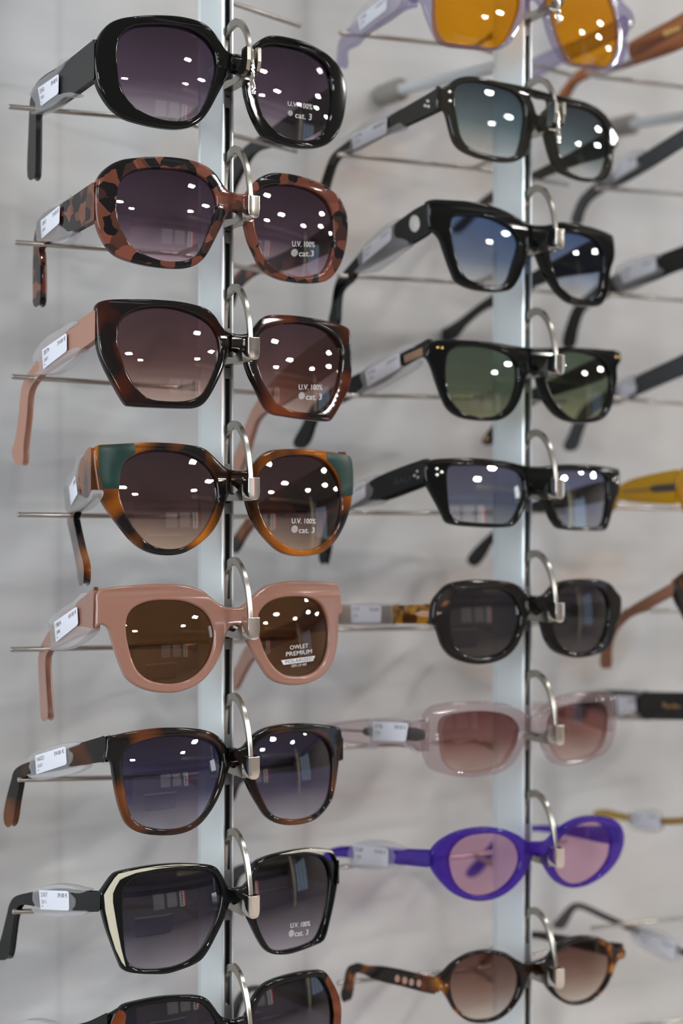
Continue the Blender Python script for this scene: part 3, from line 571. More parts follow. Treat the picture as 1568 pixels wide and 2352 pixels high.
def standoff_px(pi, y0, cap0, cap1, label):
    c1 = on_wall(*cap1, off=0.5); c0 = on_wall(*cap0, off=22)
    s = POLE[pi] + B_DIR * 28 + Vector((0, 0, 0)); s.z = (HZ - y0) / F_PX * s.y
    standoff(s, c0, c1, label)
standoff_px(1, 152, (926, 203), (868, 222), 'pale wall tube with a grey rubber foot above the smoky aviator sunglasses')
standoff_px(2, 250, (1462, 283), (1388, 298), 'pale wall tube with a rubber foot at the right edge beside the smoky aviators')

# ------------------------------------------------------------------ holders: arch, nose clip, forked rod
ZA = 745.0
def holder(pi, zt, opened, rod, label, group, clip=True):
    P = POLE[pi]
    fr = Frame(Vector((P.x, P.y, zt)), W_DIR, UP)
    e = fr.empty('eyewear_holder'); tag(e, label, 'eyewear holder', group)
    if clip:
        sc = .86 if not opened else .66
        path = [(3.2, 6, 2.2), (3.0, 16, 2.4), (2.4, 23.5, 3.0), (0.2, 28.2, 3.6), (-3.6, 31.2, 4.0), (-8, 32.0, 4.1), (-12.6, 30.4, 3.8), (-17, 26.3, 3.4), (-20.6, 20.6, 3.0), (-23.4, 13.2, 2.7), (-25.4, 4, 2.4), (-26.4, -6, 2.3)]
        pts = smooth_loop([Vector((a, b * sc, c)) for a, b, c in path], 4, closed=False)
        V = []; Fc = []; n = len(pts); hw = 1.25
        for i, p in enumerate(pts):
            q = pts[min(i + 1, n - 1)] - pts[max(i - 1, 0)]
            t2 = Vector((q.x, q.y)).normalized(); nn = Vector((-t2.y, t2.x)); th = p.z / 2
            bevel = .35
            sec = [(-hw, th - bevel), (-hw + bevel, th), (hw - bevel, th), (hw, th - bevel), (hw, -th + bevel), (hw - bevel, -th), (-hw + bevel, -th), (-hw, -th + bevel)]
            for x, r in sec: V.append((x, p.x + nn.x * r, p.y + nn.y * r))
        for i in range(n - 1):
            for k in range(8): Fc.append((i * 8 + k, i * 8 + (k + 1) % 8, (i + 1) * 8 + (k + 1) % 8, (i + 1) * 8 + k))
        Fc += [tuple(range(8)), tuple((n - 1) * 8 + k for k in range(8))[::-1]]
        mesh_obj('arch_hook', V, Fc, CHROME, parent=e, smooth=30)
        # tongue that carries the nose bridge
        def plate(poly, x0, x1):      # poly in (y back, z)
            n = len(poly); V = [(x0, a, b) for a, b in poly] + [(x1, a, b) for a, b in poly]
            return V, [(i, (i + 1) % n, n + (i + 1) % n, n + i) for i in range(n)] + [tuple(range(n))[::-1], tuple(range(n, 2 * n))]
        side = [(1, -7.2), (-4, -7.6), (-12, -8.6), (-19, -5.5), (-22.8, -1.2), (-22.8, -11.0), (-12, -11.6), (1, -11.2)]
        fl = [(1, -10.4), (-22.8, -10.6), (-22.8, -11.6), (1, -11.4)]
        mesh_obj('nose_tongue', *join([plate(side, -2.9, -2.3), plate(side, 2.3, 2.9), plate(fl, -2.6, 2.6)]), CHROME, parent=e)
        if not opened:
            out = smooth_loop([(-3.15, 0), (-3.15, -4), (-3.1, -8), (-2.3, -10.6), (0, -11.4), (2.3, -10.6), (3.1, -8), (3.15, -4), (3.15, 0)], 4, closed=False)
            inn = [(p.x * .74, p.y * .9) for p in out]
            lo = [(p.x, p.y) for p in out] + inn[::-1]
            V2, F2 = filled([lo], 3.6, .25, 1)
            V2 = [(x, -26.2 - z, y) for x, y, z in V2]
            fr2, ff2 = filled([[(p.x, p.y) for p in out]], .6, .35, 2)
            fr2 = [(x, -29.8 - z, y) for x, y, z in fr2]
            mesh_obj('clip_box', *join([(V2, F2), (fr2, ff2)]), CHROME_B, parent=e, smooth=35)
        else:
            def prong(x0, x1):
                a = [(-24, 3), (-30, 3), (-30.4, 2.4), (-30.4, -4), (-29, -8.6), (-26, -10), (-23, -10), (-23, -7)]
                return plate(a, x0, x1)
            mesh_obj('clip_box', *join([prong(-3.9, -1.9), prong(2.0, 3.9)]), CHROME_B, parent=e)
            lev = smooth_loop([Vector((0, -27.0, 2)), Vector((.1, -28.2, -4)), Vector((.1, -28.2, -11)), Vector((-.5, -28.6, -13.6)), Vector((.5, -28.2, -16)), Vector((.6, -28.2, -20.5))], 4, closed=False)
            V, Fc = tube(lev, 1.25, 12); mesh_obj('clip_lever', V, Fc, CHROME_B, parent=e, smooth=40)
    # forked rod behind the upright
    if rod:
        vx = rod['v']; off = pi
        def dz(px, py, base):   # depth from the fixture layout
            p = at(px, py, base[1]); return p
        V0 = at(vx[0], vx[1], [788.5, 889.5, 990.5][off])
        L0 = at(rod['l'][0], rod['l'][1], [745.0, 846.0, 947.0][off])
        parts = []
        if 'r' in rod:
            R0 = at(rod['r'][0], rod['r'][1], [826.0, 927.0, 1028.0][off])
        else:
            R0 = V0 + (V0 - L0) * .95
        a, v, b = fr.loc(L0), fr.loc(V0), fr.loc(R0)
        da = (v - a).normalized(); db = (b - v).normalized()
        V, Fc = tube([a, a + da * .4, v - da * 5, v - da * 1.5, v + db * 1.5, v + db * 5, b - db * .4, b], [1.1, 1.4, 1.4, 1.4, 1.4, 1.4, 1.4, 1.1], 16)
        mesh_obj('temple_rod', V, Fc, ROD, parent=e, smooth=40)
        s = Vector((0, 29, v.z)); d = (v - s)
        V, Fc = tube([s, s + d * .35, s + d * .36, v], [2.2, 2.2, 1.45, 1.45], 16)
        mesh_obj('rod_stem', V, Fc, ROD, parent=e, smooth=40)
    return e

# ------------------------------------------------------------------ sunglasses
KW = .0016                     # wrap of the front (1/mm)
def rot_frame(origin, yaw, tilt, roll):
    c, s = math.cos(yaw), math.sin(yaw)
    u = Vector((c, s, 0)); n = Vector((s, -c, 0)); v = Vector((0, 0, 1))
    cr, sr = math.cos(roll), math.sin(roll)
    u, v = u * cr + v * sr, v * cr - u * sr
    ct, st = math.cos(tilt), math.sin(tilt)
    v = v * ct + n * st
    return Frame(origin, u, v)

class Front:
    def __init__(s, px, py, depth, yaw, tilt, roll):
        s.F = rot_frame(at(px, py, depth), math.radians(yaw), math.radians(tilt), math.radians(roll))
    def un(s, p):              # pixel -> (a, b) on the wrapped front surface y = K a^2
        o = s.F.M @ (-s.F.o); d = s.F.M @ ray(*p)
        A = -KW * d.x * d.x; B = d.y - 2 * KW * o.x * d.x; C = o.y - KW * o.x * o.x
        if abs(A) < 1e-9: t = -C / B
        else:
            disc = max(B * B - 4 * A * C, 0); r = math.sqrt(disc)
            ts = ((-B + r) / (2 * A), (-B - r) / (2 * A)); t0 = s.F.o.length
            t = min(ts, key=lambda q: abs(q * ray(*p).length - t0))
        q = o + d * t
        return Vector((q.x, q.z))
    def bend(s, V, back=0.):   # solid verts (x, y, z) -> wrapped; z=+half is the front
        zm = max(v[2] for v in V)
        return [(x, KW * x * x + back + (zm - z), y) for x, y, z in V]

def text_mesh(txt):
    cu = bpy.data.curves.new('tmp', 'FONT'); cu.body = txt; cu.resolution_u = 3
    ob = bpy.data.objects.new('tmp', cu); COL.objects.link(ob)
    dg = bpy.context.evaluated_depsgraph_get(); dg.update()
    me = bpy.data.meshes.new_from_object(ob.evaluated_get(dg))
    V = [(v.co.x, v.co.y) for v in me.vertices]; Fc = [tuple(p.vertices) for p in me.polygons]
    bpy.data.objects.remove(ob); bpy.data.curves.remove(cu); bpy.data.meshes.remove(me)
    x0 = min(v[0] for v in V); x1 = max(v[0] for v in V); y0 = min(v[1] for v in V); y1 = max(v[1] for v in V)
    return [((x - x0) / (x1 - x0), (y - y0) / (y1 - y0)) for x, y in V], Fc
_tc = {}
def text_uv(txt):
    if txt not in _tc: _tc[txt] = text_mesh(txt)
    return _tc[txt]

def sun_uv():
    V = []; Fc = []
    for k in range(14):
        t = 2 * math.pi * k / 14; w = .09
        o = len(V)
        for r, s in ((.46, -w), (.46, w), (1.0, w * .7), (1.0, -w * .7)):
            V.append((.5 + .5 * r * math.cos(t + s / max(r, .5)), .5 + .5 * r * math.sin(t + s / max(r, .5))))
        Fc.append((o, o + 1, o + 2, o + 3))
    for k in range(16):
        t = 2 * math.pi * k / 16; t2 = 2 * math.pi * (k + 1) / 16; o = len(V)
        for r, a in ((.16, t), (.30, t), (.30, t2), (.16, t2)): V.append((.5 + .5 * r * math.cos(a), .5 + .5 * r * math.sin(a)))
        Fc.append((o, o + 1, o + 2, o + 3))
    return V, Fc

def bilin(q, u, v):            # q = TL, TR, BR, BL ; v up
    tl, tr, br, bl = [Vector(x) for x in q]
    return (bl * (1 - u) + br * u) * (1 - v) + (tl * (1 - u) + tr * u) * v

class Lens:
    def __init__(s, fr, loop, R, depth=1.9):
        s.fr = fr; s.R = R
        P = smooth_loop([fr.un(p) for p in loop], 5)
        xs = [p.x for p in P]; ys = [p.y for p in P]
        s.c = Vector(((min(xs) + max(xs)) / 2, (min(ys) + max(ys)) / 2))
        s.loop = P
        s.sl = 2 * KW * s.c.x
        base = [KW * p.x ** 2 + depth - (s.sl * (p.x - s.c.x) + (p - s.c).length_squared / (2 * R)) for p in P]
        s.y0 = sum(base) / len(base)
    def y(s, a, b):
        d = Vector((a, b)) - s.c
        return s.y0 + s.sl * d.x + d.length_squared / (2 * s.R)
    def mesh(s, mat, parent, grow=1.035, th=1.8):
        N = len(s.loop); K = 9; V = []; Fc = []
        for side in (0, 1):
            o = len(V)
            V.append((s.c.x, s.y(*s.c) + side * th, s.c.y))
            for k in range(1, K + 1):
                for p in s.loop:
                    q = s.c + (p - s.c) * (grow * k / K)
                    V.append((q.x, s.y(q.x, q.y) + side * th, q.y))
            for i in range(N):
                Fc.append((o, o + 1 + i, o + 1 + (i + 1) % N))
                for k in range(K - 1):
                    a = o + 1 + k * N
                    Fc.append((a + i, a + (i + 1) % N, a + N + (i + 1) % N, a + N + i))
        a = 1 + (K - 1) * N; b = 1 + K * N + a
        for i in range(N): Fc.append((a + i, a + (i + 1) % N, b + (i + 1) % N, b + i))
        return mesh_obj('lens', V, Fc, mat, parent=parent, smooth=40)

def surf_poly(fr, poly, name, mat, parent, half=.3, back=-.12, bev=.12, n=4, smooth_it=True):
    lp = [fr.un(p) for p in poly]
    if smooth_it: lp = smooth_loop(lp, n)
    V, Fc = filled([[(p[0], p[1]) for p in lp]], half, bev, 1)
    return mesh_obj(name, fr.bend(V, back), Fc, mat, parent=parent, smooth=35)

def temple(G, root, poly, hinge, end, mat, half=1.8, name='temple', hz=None, closed_smooth=True, off=3.0, bev=.9):
    """poly: pixel outline of the temple; hinge: pixel; end: (pixel x, depth) of a second point of its vertical plane, or angle"""
    hp = G.un(hinge); H = G.F.glob(Vector((hp.x, KW * hp.x ** 2 + off, hp.y)))
    if isinstance(end, tuple):
        E = at(end[0], HZ, end[1]); d = Vector((E.x - H.x, E.y - H.y, 0)).normalized()
    else:
        a = math.radians(end); d = Vector((-math.sin(a), math.cos(a), 0))
    T = Frame(H, d, UP)
    T.hinge = hinge
    def on(px, py, o=0., clamp=True):
        r = ray(px, py); n = T.y
        t = (T.o + n * o).dot(n) / r.dot(n)
        q = T.loc(r * t)
        if clamp and q.x < -1.0:      # the temple starts at the hinge, level with where it was drawn
            q.x = -1.0; q.z = (HZ - py) / F_PX * T.glob((-1.0, 0, 0)).y - T.o.z
        return q
    T.on = on; T.half = half
    lp = [on(x, y) for x, y in smooth_loop(poly, 4)]
    V, Fc = filled([[(p.x, p.z) for p in lp]], half, bev, 2)
    V = [G.F.loc(T.glob((x, z, y))) for x, y, z in V]
    T.obj = mesh_obj(name, V, Fc, mat, parent=root, smooth=40, wn_mod=True)
    return T

def flat_on(T, G, parent_frame, poly, name, mat, parent, half, off, side=1, bev=.1, smooth_it=True):
    """a thin plate lying on the temple side that faces the shop; off = distance of its middle from the temple plane"""
    pl = smooth_loop(poly, 4) if smooth_it else poly
    lp = [T.on(x, y, side * off, False) for x, y in pl]
    V, Fc = filled([[(p.x, p.z) for p in lp]], half, bev, 1)
    V = [parent_frame.loc(T.glob((x, side * off + z, y))) for x, y, z in V]
    return mesh_obj(name, V, Fc, mat, parent=parent, smooth=40)

def price_tag(T, label, quad, sleeve=None, lines=(), group='price tags in plastic sleeves', price='39.00 €', blurred=False):
    off = T.half + 1.25
    c = bilin(quad, .5, .5); o = T.glob(T.on(c.x, c.y, off, False))
    fr = Frame(o, T.x * -1, UP)
    e = fr.empty('price_tag'); tag(e, label, 'price tag', group)
    if sleeve:
        flat_on(T, None, fr, sleeve, 'plastic_sleeve', SLEEVE, e, T.half + .95, 0, 1, .6)
    # paper label with rounded right corners
    qp = []
    for u, v in [(0, 1), (.5, 1), (.93, 1), (.985, .96), (1, .88), (1, .5), (1, .12), (.985, .04), (.93, 0), (.5, 0), (0, 0)]:
        qp.append(tuple(bilin(quad, u, v)))
    flat_on(T, None, fr, qp, 'paper_label', PAPER, e, .08, T.half + 1.15, 1, .03, smooth_it=False)
    lab = e.children[-1] if False else [ch for ch in bpy.data.objects if ch.parent == e][-1]
    for txt, u0, v0, u1, v1, mt in lines:
        V0, Fc = text_uv(txt)
        V = []
        for x, y in V0:
            p = bilin(quad, u0 + (u1 - u0) * x, v0 + (v1 - v0) * y)
            q = T.on(p.x, p.y, T.half + 1.30, False)
            V.append(fr.loc(T.glob(q)))
        mesh_obj('printed_text', V, Fc, mt, parent=lab)
    return e

def std_lines(price, code, sub):
    L = [(price, .61, .66, .94, .88, PRINT_K)]
    if code: L.append((code, .05, .66, .27, .88, PRINT_K))
    if sub: L.append((sub, .05, .32, .21, .5, PRINT_G))
    L.append(('.', .06, .13, .085, .22, PRINT_K))
    return L

def sunglasses(key, cfg):
    t = TRACE[key]
    G = Front(*cfg['pose'])
    root = G.F.empty('sunglasses'); tag(root, cfg['label'], 'sunglasses', cfg.get('group'))
    th = cfg.get('thick', 2.3)
    nf = cfg.get('n', 5)
    out = smooth_loop([G.un(p) for p in t['out']], nf)
    holes = [smooth_loop([G.un(p) for p in t[k]], 5) for k in ('il', 'ir', 'hole') if k in t]
    V, Fc = filled([[tuple(p) for p in out]] + [[tuple(p) for p in h] for h in holes], th, cfg.get('bev', 1.3), 3)
    fo = mesh_obj('frame_front', G.bend(V), Fc, cfg['frame'], parent=root, smooth=60, wn_mod=True)
    G.lens = {}
    for k in ('il', 'ir'):
        Ln = Lens(G, t[k], cfg.get('R', 110)); G.lens[k] = Ln
        Ln.obj = Ln.mesh(cfg['lens'], root)
    for poly, mt in cfg.get('inlays', ()):
        surf_poly(G, poly, 'corner_inlay', mt, root, smooth_it=cfg.get('inlay_smooth', True), bev=.1)
    for (x, y), r, mt in cfg.get('rivets', ()):
        p = G.un((x, y)); n = 14
        lp = [(p.x + r * math.cos(2 * math.pi * i / n), p.y + r * math.sin(2 * math.pi * i / n)) for i in range(n)]
        V, Fc = filled([lp], .3, .15, 1)
        mesh_obj('rivet', G.bend(V, -.15), Fc, mt, parent=root, smooth=40)
    # writing on the right lens
    for item in cfg.get('print', ()):
        Ln = G.lens['ir']; txt, quad, mt = item
        V0, Fc = sun_uv() if txt == '*sun*' else ([(i / 16, j / 3) for j in range(4) for i in range(17)], [(j * 17 + i, j * 17 + i + 1, j * 17 + i + 18, j * 17 + i + 17) for j in range(3) for i in range(16)]) if txt == '*bar*' else text_uv(txt)
        V = []
        for x, y in V0:
            p = bilin(quad, x, y); q = G.un(p)
            # slide to the lens surface along the viewing-independent front normal
            V.append((q.x, Ln.y(q.x, q.y) - (.06 if mt is not PRINT_K else .12), q.y))
        mesh_obj('lens_print', V, Fc, mt, parent=Ln.obj)
    T = {}
    for side in ('tl', 'tr'):
        if side in cfg:
            c = cfg[side]
            T[side] = temple(G, root, c['poly'], c['hinge'], c['end'], c.get('mat', cfg['frame']), c.get('half', 1.8))
    G.root = root; G.T = T
    return G

DARKLBL = {}

# ------------------------------------------------------------------ acetate and lens colours
TORT_PINK = tortoise('pink_flake_tortoise', [(0, (.010, .009, .010)), (.38, (.045, .022, .018)), (.48, (.16, .052, .033)), (.72, (.21, .072, .046)), (.88, (.09, .035, .025))], 140, 'cells', 3.1)
TORT_RED = tortoise('dark_red_tortoise', [(.0, (.006, .006, .006)), (.43, (.008, .006, .006)), (.52, (.06, .012, .005)), (.66, (.16, .034, .009))], 34, seed=9.4, bridge=True, distort=.2)
TORT_AMB = tortoise('amber_black_tortoise', [(.0, (.006, .006, .008)), (.42, (.012, .010, .010)), (.52, (.19, .055, .008)), (.70, (.42, .13, .012))], 36, bridge=True, seed=1.4, distort=.25)
TORT_BRN = tortoise('chestnut_tortoise', [(.0, (.006, .006, .007)), (.46, (.009, .008, .007)), (.57, (.075, .022, .007)), (.72, (.16, .048, .012))], 38, bridge=True, seed=8.3, distort=.2)
TORT_SML = tortoise('dark_honey_tortoise', [(.0, (.006, .005, .005)), (.54, (.012, .007, .005)), (.60, (.12, .03, .006)), (.70, (.40, .16, .012))], 62, bridge=True, seed=2.2, distort=.5)
TORT_HON = tortoise('yellow_honey_tortoise', [(.0, (.02, .008, .004)), (.45, (.06, .02, .005)), (.55, (.33, .15, .01)), (.75, (.48, .26, .02))], 110, seed=4.0, distort=.8)
TORT_BLK = tortoise('near_black_tortoise', [(.0, (.006, .006, .006)), (.70, (.008, .007, .006)), (.75, (.2, .07, .01)), (.85, (.4, .16, .01))], 55, seed=6.6, distort=.5)
MILKY = principled('milky_pink_acetate', (.345, .178, .132), .14, coat=.4, sss=.35, sssr=(1, .5, .4))
TEMPLE_PINK = principled('dusty_pink_acetate', (.43, .22, .155), .22, coat=.3)
SMOKE = clear_mat('smoky_olive_acetate', (.055, .052, .042), body=.62, dens=(.30, .29, .26))
PURPLE = clear_mat('clear_purple_acetate', (.09, .035, .40), body=.38, dens=(.42, .26, .88))
CRYSTAL = clear_mat('crystal_pink_acetate', (.50, .40, .40), body=.17, dens=(.92, .86, .87), ior=1.8)
LILAC = clear_mat('crystal_lilac_acetate', (.30, .27, .42), body=.24, dens=(.86, .84, .95), ior=1.5)
GREEN = principled('bottle_green_acetate', (.008, .038, .030), .3, spec=.35)
CREAM = principled('cream_acetate', (.62, .60, .47), .2, coat=.5)
BRNCORN = tortoise('brown_corner_acetate', [(.3, (.02, .008, .005)), (.5, (.15, .035, .010)), (.75, (.28, .075, .018))], 70, seed=1.0)
WOOD = tortoise('striped_brown_acetate', [(.3, (.11, .028, .010)), (.5, (.28, .085, .025)), (.7, (.42, .15, .045))], 30, seed=2.0, stretch=(.6, .6, 6))
ORANGE = principled('orange_brown_acetate', (.34, .11, .035), .3, coat=.3)
YELLOW = clear_mat('clear_yellow_acetate', (.62, .42, .03), body=.5, dens=(.92, .72, .10))
GREYT = principled('dark_grey_acetate', (.045, .05, .058), .35)
TANP = principled('tan_acetate', (.30, .13, .07), .35)
BRONZE = principled('bronze_strip', (.42, .27, .18), .35, metal=.7)
CORE = principled('dark_wire_core', (.10, .085, .085), .35, metal=.6)

LPUR = lens_mat('plum_gradient_lens', (.045, .022, .05), (.13, .085, .14), (.62, .54, .60), .42)
LPNK = lens_mat('plum_pink_gradient_lens', (.04, .018, .042), (.14, .085, .13), (.80, .58, .68), .40)
LBRN = lens_mat('brown_gradient_lens', (.12, .055, .075), (.25, .12, .12), (.95, .66, .54), .45)
LBRN2 = lens_mat('brown_black_gradient_lens', (.075, .032, .042), (.14, .07, .07), (.86, .60, .44), .42)
LFLAT = lens_mat('solid_brown_lens', (.17, .07, .022), (.17, .07, .022), (.18, .075, .024), .5, 1.6)
LBLU = lens_mat('blue_gradient_lens', (.035, .03, .075), (.10, .09, .18), (.60, .58, .68), .42)
LBLK = lens_mat('black_gradient_lens', (.012, .010, .020), (.05, .045, .08), (.52, .48, .54), .42)
LAMB = lens_mat('amber_lens', (.86, .36, .012), (.88, .36, .010), (.92, .40, .012), .5, 1.5)
LGRY = lens_mat('grey_gradient_lens', (.07, .09, .11), (.25, .33, .35), (.95, .95, .93), .45, 1.45)
LSKY = lens_mat('sky_gradient_lens', (.13, .21, .43), (.33, .41, .58), (.93, .92, .90), .40, 1.45)
LGRN = lens_mat('green_lens', (.17, .23, .17), (.21, .26, .17), (.44, .44, .25), .4, 1.6)
LMIR = lens_mat('blue_mirror_lens', (.16, .18, .33), (.24, .28, .42), (.48, .52, .56), .4, 2.5)
LDRK = lens_mat('dark_grey_lens', (.05, .045, .06), (.06, .055, .065), (.07, .065, .07), .5, 1.7)
LROS = lens_mat('rose_gradient_lens', (.26, .09, .09), (.50, .26, .22), (.95, .74, .66), .45, 1.45)
LPIK = lens_mat('pale_pink_lens', (.78, .46, .62), (.80, .48, .64), (.84, .52, .66), .5, 1.45)
LCHO = lens_mat('chocolate_gradient_lens', (.20, .09, .075), (.40, .25, .20), (.90, .80, .72), .45, 1.45)

S5 = 1568 / 300.0
def c5(y0, pts): return crop((0, y0, S5), pts)
def cq(x0, y0, w, pts): return crop((x0, y0, 1568.0 / w), pts)
GC = 'oversized sunglasses on the front upright'
GQ = 'sunglasses on the second upright'
def uv(q1, q2, mt=PRINT_W):       # q1: quad of the first line, q2: quad of 'cat. 3' with the sun in front
    return q1, q2

SPEC = {}
SPEC['P1'] = dict(pose=(547, 172, 722, 33, -1, 1), frame=BLACK, lens=LPUR, R=110, label='oversized black round sunglasses with plum gradient lenses, topmost on the front rail', group=GC,
    print=[('U.V. 100%', crop((480, 40, 4), [(720, 772), (948, 800), (946, 850), (720, 812)]), 0), ('*sun*', crop((480, 40, 4), [(722, 850), (770, 858), (768, 912), (722, 900)]), 0), ('cat. 3', crop((480, 40, 4), [(792, 870), (945, 888), (943, 945), (790, 920)]), 0)],
    tl=dict(poly=c5(100, [(1200, -45), (1140, 0), (835, 240), (700, 330), (560, 420), (470, 510), (430, 600), (405, 700), (395, 850), (385, 1100), (372, 1550), (385, 1610), (415, 1625), (445, 1600), (455, 1500), (462, 1000), (468, 850), (500, 800), (600, 760), (760, 690), (905, 592), (1150, 415), (1200, 385)]), hinge=(226, 135), end=(92, 752), mat=BLACK_MATT),
    tr=dict(poly=[(792, 170), (762, 205), (700, 245), (630, 297), (585, 328), (558, 350), (540, 372), (525, 400), (505, 460), (518, 468), (545, 412), (565, 375), (588, 345), (618, 335), (690, 318), (760, 275), (795, 250)], hinge=(780, 205), end=31))
SPEC['P2'] = dict(pose=(547, 505, 722, 31, 0, -1), frame=TORT_PINK, lens=LPNK, R=110, label='oversized round sunglasses in pinkish brown tortoiseshell, second from top on the front rail', group=GC,
    print=[('U.V. 100%', crop((480, 360, 4), [(760, 775), (972, 782), (970, 832), (762, 826)]), 0), ('*sun*', crop((480, 360, 4), [(752, 846), (818, 846), (816, 918), (752, 918)]), 0), ('cat.3', crop((480, 360, 4), [(826, 862), (964, 862), (962, 915), (826, 915)]), 0)],
    tl=dict(poly=c5(400, [(1200, 100), (1140, 135), (770, 385), (600, 470), (510, 560), (470, 680), (450, 800), (440, 1000), (438, 1400), (445, 1560), (470, 1580), (500, 1560), (515, 1480), (510, 1000), (500, 880), (560, 820), (650, 780), (840, 720), (880, 690), (1140, 545), (1200, 515)]), hinge=(226, 462), end=(105, 753)),
    tr=dict(poly=[(797, 480), (760, 520), (700, 560), (650, 587), (600, 607), (565, 618), (545, 635), (530, 660), (515, 700), (527, 704), (541, 668), (560, 645), (590, 625), (650, 617), (720, 590), (797, 545)], hinge=(782, 510), end=31))
SPEC['P3'] = dict(pose=(547, 820, 722, 29, -6, -1), frame=TORT_RED, lens=LBRN, R=110, n=4, label='angular dark red tortoiseshell sunglasses with brown gradient lenses and pink temples', group=GC,
    print=[('U.V. 100%', crop((480, 680, 4), [(824, 812), (1042, 814), (1042, 862), (824, 860)]), 0), ('*sun*', crop((480, 680, 4), [(824, 880), (884, 880), (884, 948), (824, 948)]), 0), ('cat. 3', crop((480, 680, 4), [(895, 898), (1042, 898), (1042, 950), (895, 950)]), 0)],
    tl=dict(poly=c5(700, [(1200, 70), (1145, 100), (990, 210), (840, 340), (650, 480), (500, 680), (400, 810), (330, 920), (300, 1030), (265, 1350), (220, 1640), (190, 1760), (200, 1830), (230, 1895), (270, 1910), (300, 1890), (310, 1700), (350, 1350), (370, 1080), (400, 980), (450, 900), (520, 820), (700, 700), (850, 600), (1010, 515), (1170, 400), (1210, 370)]), hinge=(226, 750), end=(82, 752), mat=TEMPLE_PINK),
    tr=dict(poly=[(800, 748), (760, 772), (700, 815), (640, 870), (610, 905), (590, 935), (573, 970), (560, 1010), (540, 1060), (538, 1075), (552, 1078), (565, 1050), (580, 1000), (592, 965), (610, 945), (650, 925), (705, 890), (780, 835), (802, 820)], hinge=(788, 775), end=31, mat=TEMPLE_PINK))
SPEC['P4'] = dict(pose=(547, 1148, 722, 30, -6, 0), frame=TORT_AMB, lens=LBRN2, R=115, n=4, label='amber tortoiseshell sunglasses with bottle green upper corners', group=GC, inlay_smooth=False,
    inlays=[(crop((200, 1000, 4), [(108, 92), (200, 86), (320, 79), (437, 73), (441, 120), (443, 164), (400, 190), (350, 238), (322, 290), (305, 350), (297, 420), (297, 488), (220, 490), (146, 490), (128, 420), (114, 340), (106, 240), (104, 140)]), GREEN),
            (crop((480, 1000, 4), [(1078, 152), (1160, 163), (1250, 181), (1296, 194), (1312, 235), (1323, 330), (1325, 440), (1322, 545), (1290, 558), (1215, 566), (1219, 500), (1200, 400), (1165, 320), (1120, 262), (1085, 232)]), GREEN)],
    print=[('U.V. 100%', crop((480, 1000, 4), [(760, 762), (980, 766), (978, 812), (760, 808)]), 0), ('*sun*', crop((480, 1000, 4), [(758, 825), (820, 825), (820, 896), (758, 896)]), 0), ('cat. 3', crop((480, 1000, 4), [(828, 846), (974, 846), (972, 896), (828, 896)]), 0)],
    tl=dict(poly=c5(1010, [(1170, 100), (1100, 125), (1060, 190), (1010, 260), (975, 400), (900, 560), (855, 720), (845, 860), (852, 1000), (880, 1120), (920, 1300), (965, 1540), (985, 1700), (1000, 1735), (1030, 1720), (1045, 1600), (1040, 1500), (1000, 1350), (940, 1080), (918, 940), (940, 850), (1000, 770), (1110, 690), (1170, 560)]), hinge=(221, 1075), end=(168, 762)),
    tr=dict(poly=[(800, 1038), (745, 1073), (600, 1160), (575, 1190), (550, 1225), (528, 1262), (538, 1268), (565, 1225), (585, 1200), (610, 1180), (730, 1172), (767, 1158), (800, 1130)], hinge=(792, 1090), end=31, mat=TORT_AMB))
SPEC['P5'] = dict(pose=(547, 1467, 722, 32.5, -7, 0), frame=MILKY, lens=LFLAT, R=92, n=4, label='milky pink sunglasses with solid brown polarized lenses', group=GC,
    print=[('OWLET', crop((480, 1310, 4), [(740, 692), (908, 672), (910, 710), (742, 730)]), 0), ('PREMIUM', crop((480, 1310, 4), [(708, 752), (946, 724), (948, 762), (710, 792)]), 0),
           ('*bar*', crop((480, 1310, 4), [(668, 826), (982, 784), (962, 832), (692, 868)]), 0), ('POLARIZED', crop((480, 1310, 4), [(706, 829), (958, 795), (956, 824), (710, 857)]), 1), ('100% UV 400', crop((480, 1310, 4), [(764, 866), (902, 850), (902, 873), (764, 891)]), 0)],
    tl=dict(poly=c5(1310, [(1280, 200), (1200, 225), (1070, 310), (960, 420), (800, 530), (660, 700), (590, 810), (530, 930), (505, 1050), (505, 1200), (520, 1500), (530, 1700), (540, 1770), (570, 1790), (600, 1770), (605, 1680), (585, 1350), (575, 1100), (590, 990), (660, 900), (760, 860), (900, 790), (1070, 730), (1140, 700), (1200, 655), (1280, 640)]), hinge=(224, 1395), end=(110, 752)),
    tr=dict(poly=[(792, 1360), (700, 1420), (600, 1462), (570, 1488), (550, 1530), (528, 1580), (540, 1582), (560, 1545), (580, 1512), (610, 1490), (700, 1455), (792, 1425)], hinge=(770, 1378), end=31))
SPEC['P6'] = dict(pose=(547, 1785, 722, 33, -6, -1.5), frame=TORT_BRN, lens=LBLU, R=95, thick=2.2, label='square chestnut tortoiseshell sunglasses with blue gradient lenses', group=GC,
    tl=dict(poly=c5(1660, [(1330, 165), (1240, 190), (990, 265), (870, 315), (600, 400), (400, 480), (280, 530), (210, 590), (180, 690), (150, 800), (110, 960), (88, 1120), (100, 1200), (130, 1230), (160, 1210), (180, 1160), (210, 960), (250, 740), (260, 670), (330, 625), (430, 600), (600, 570), (870, 515), (1090, 470), (1270, 448), (1330, 470)]), hinge=(250, 1715), end=(50, 748)),
    tr=dict(poly=[(800, 1690), (700, 1735), (620, 1755), (560, 1770), (535, 1790), (518, 1835), (530, 1838), (545, 1800), (570, 1785), (640, 1772), (700, 1765), (800, 1730)], hinge=(784, 1710), end=31))
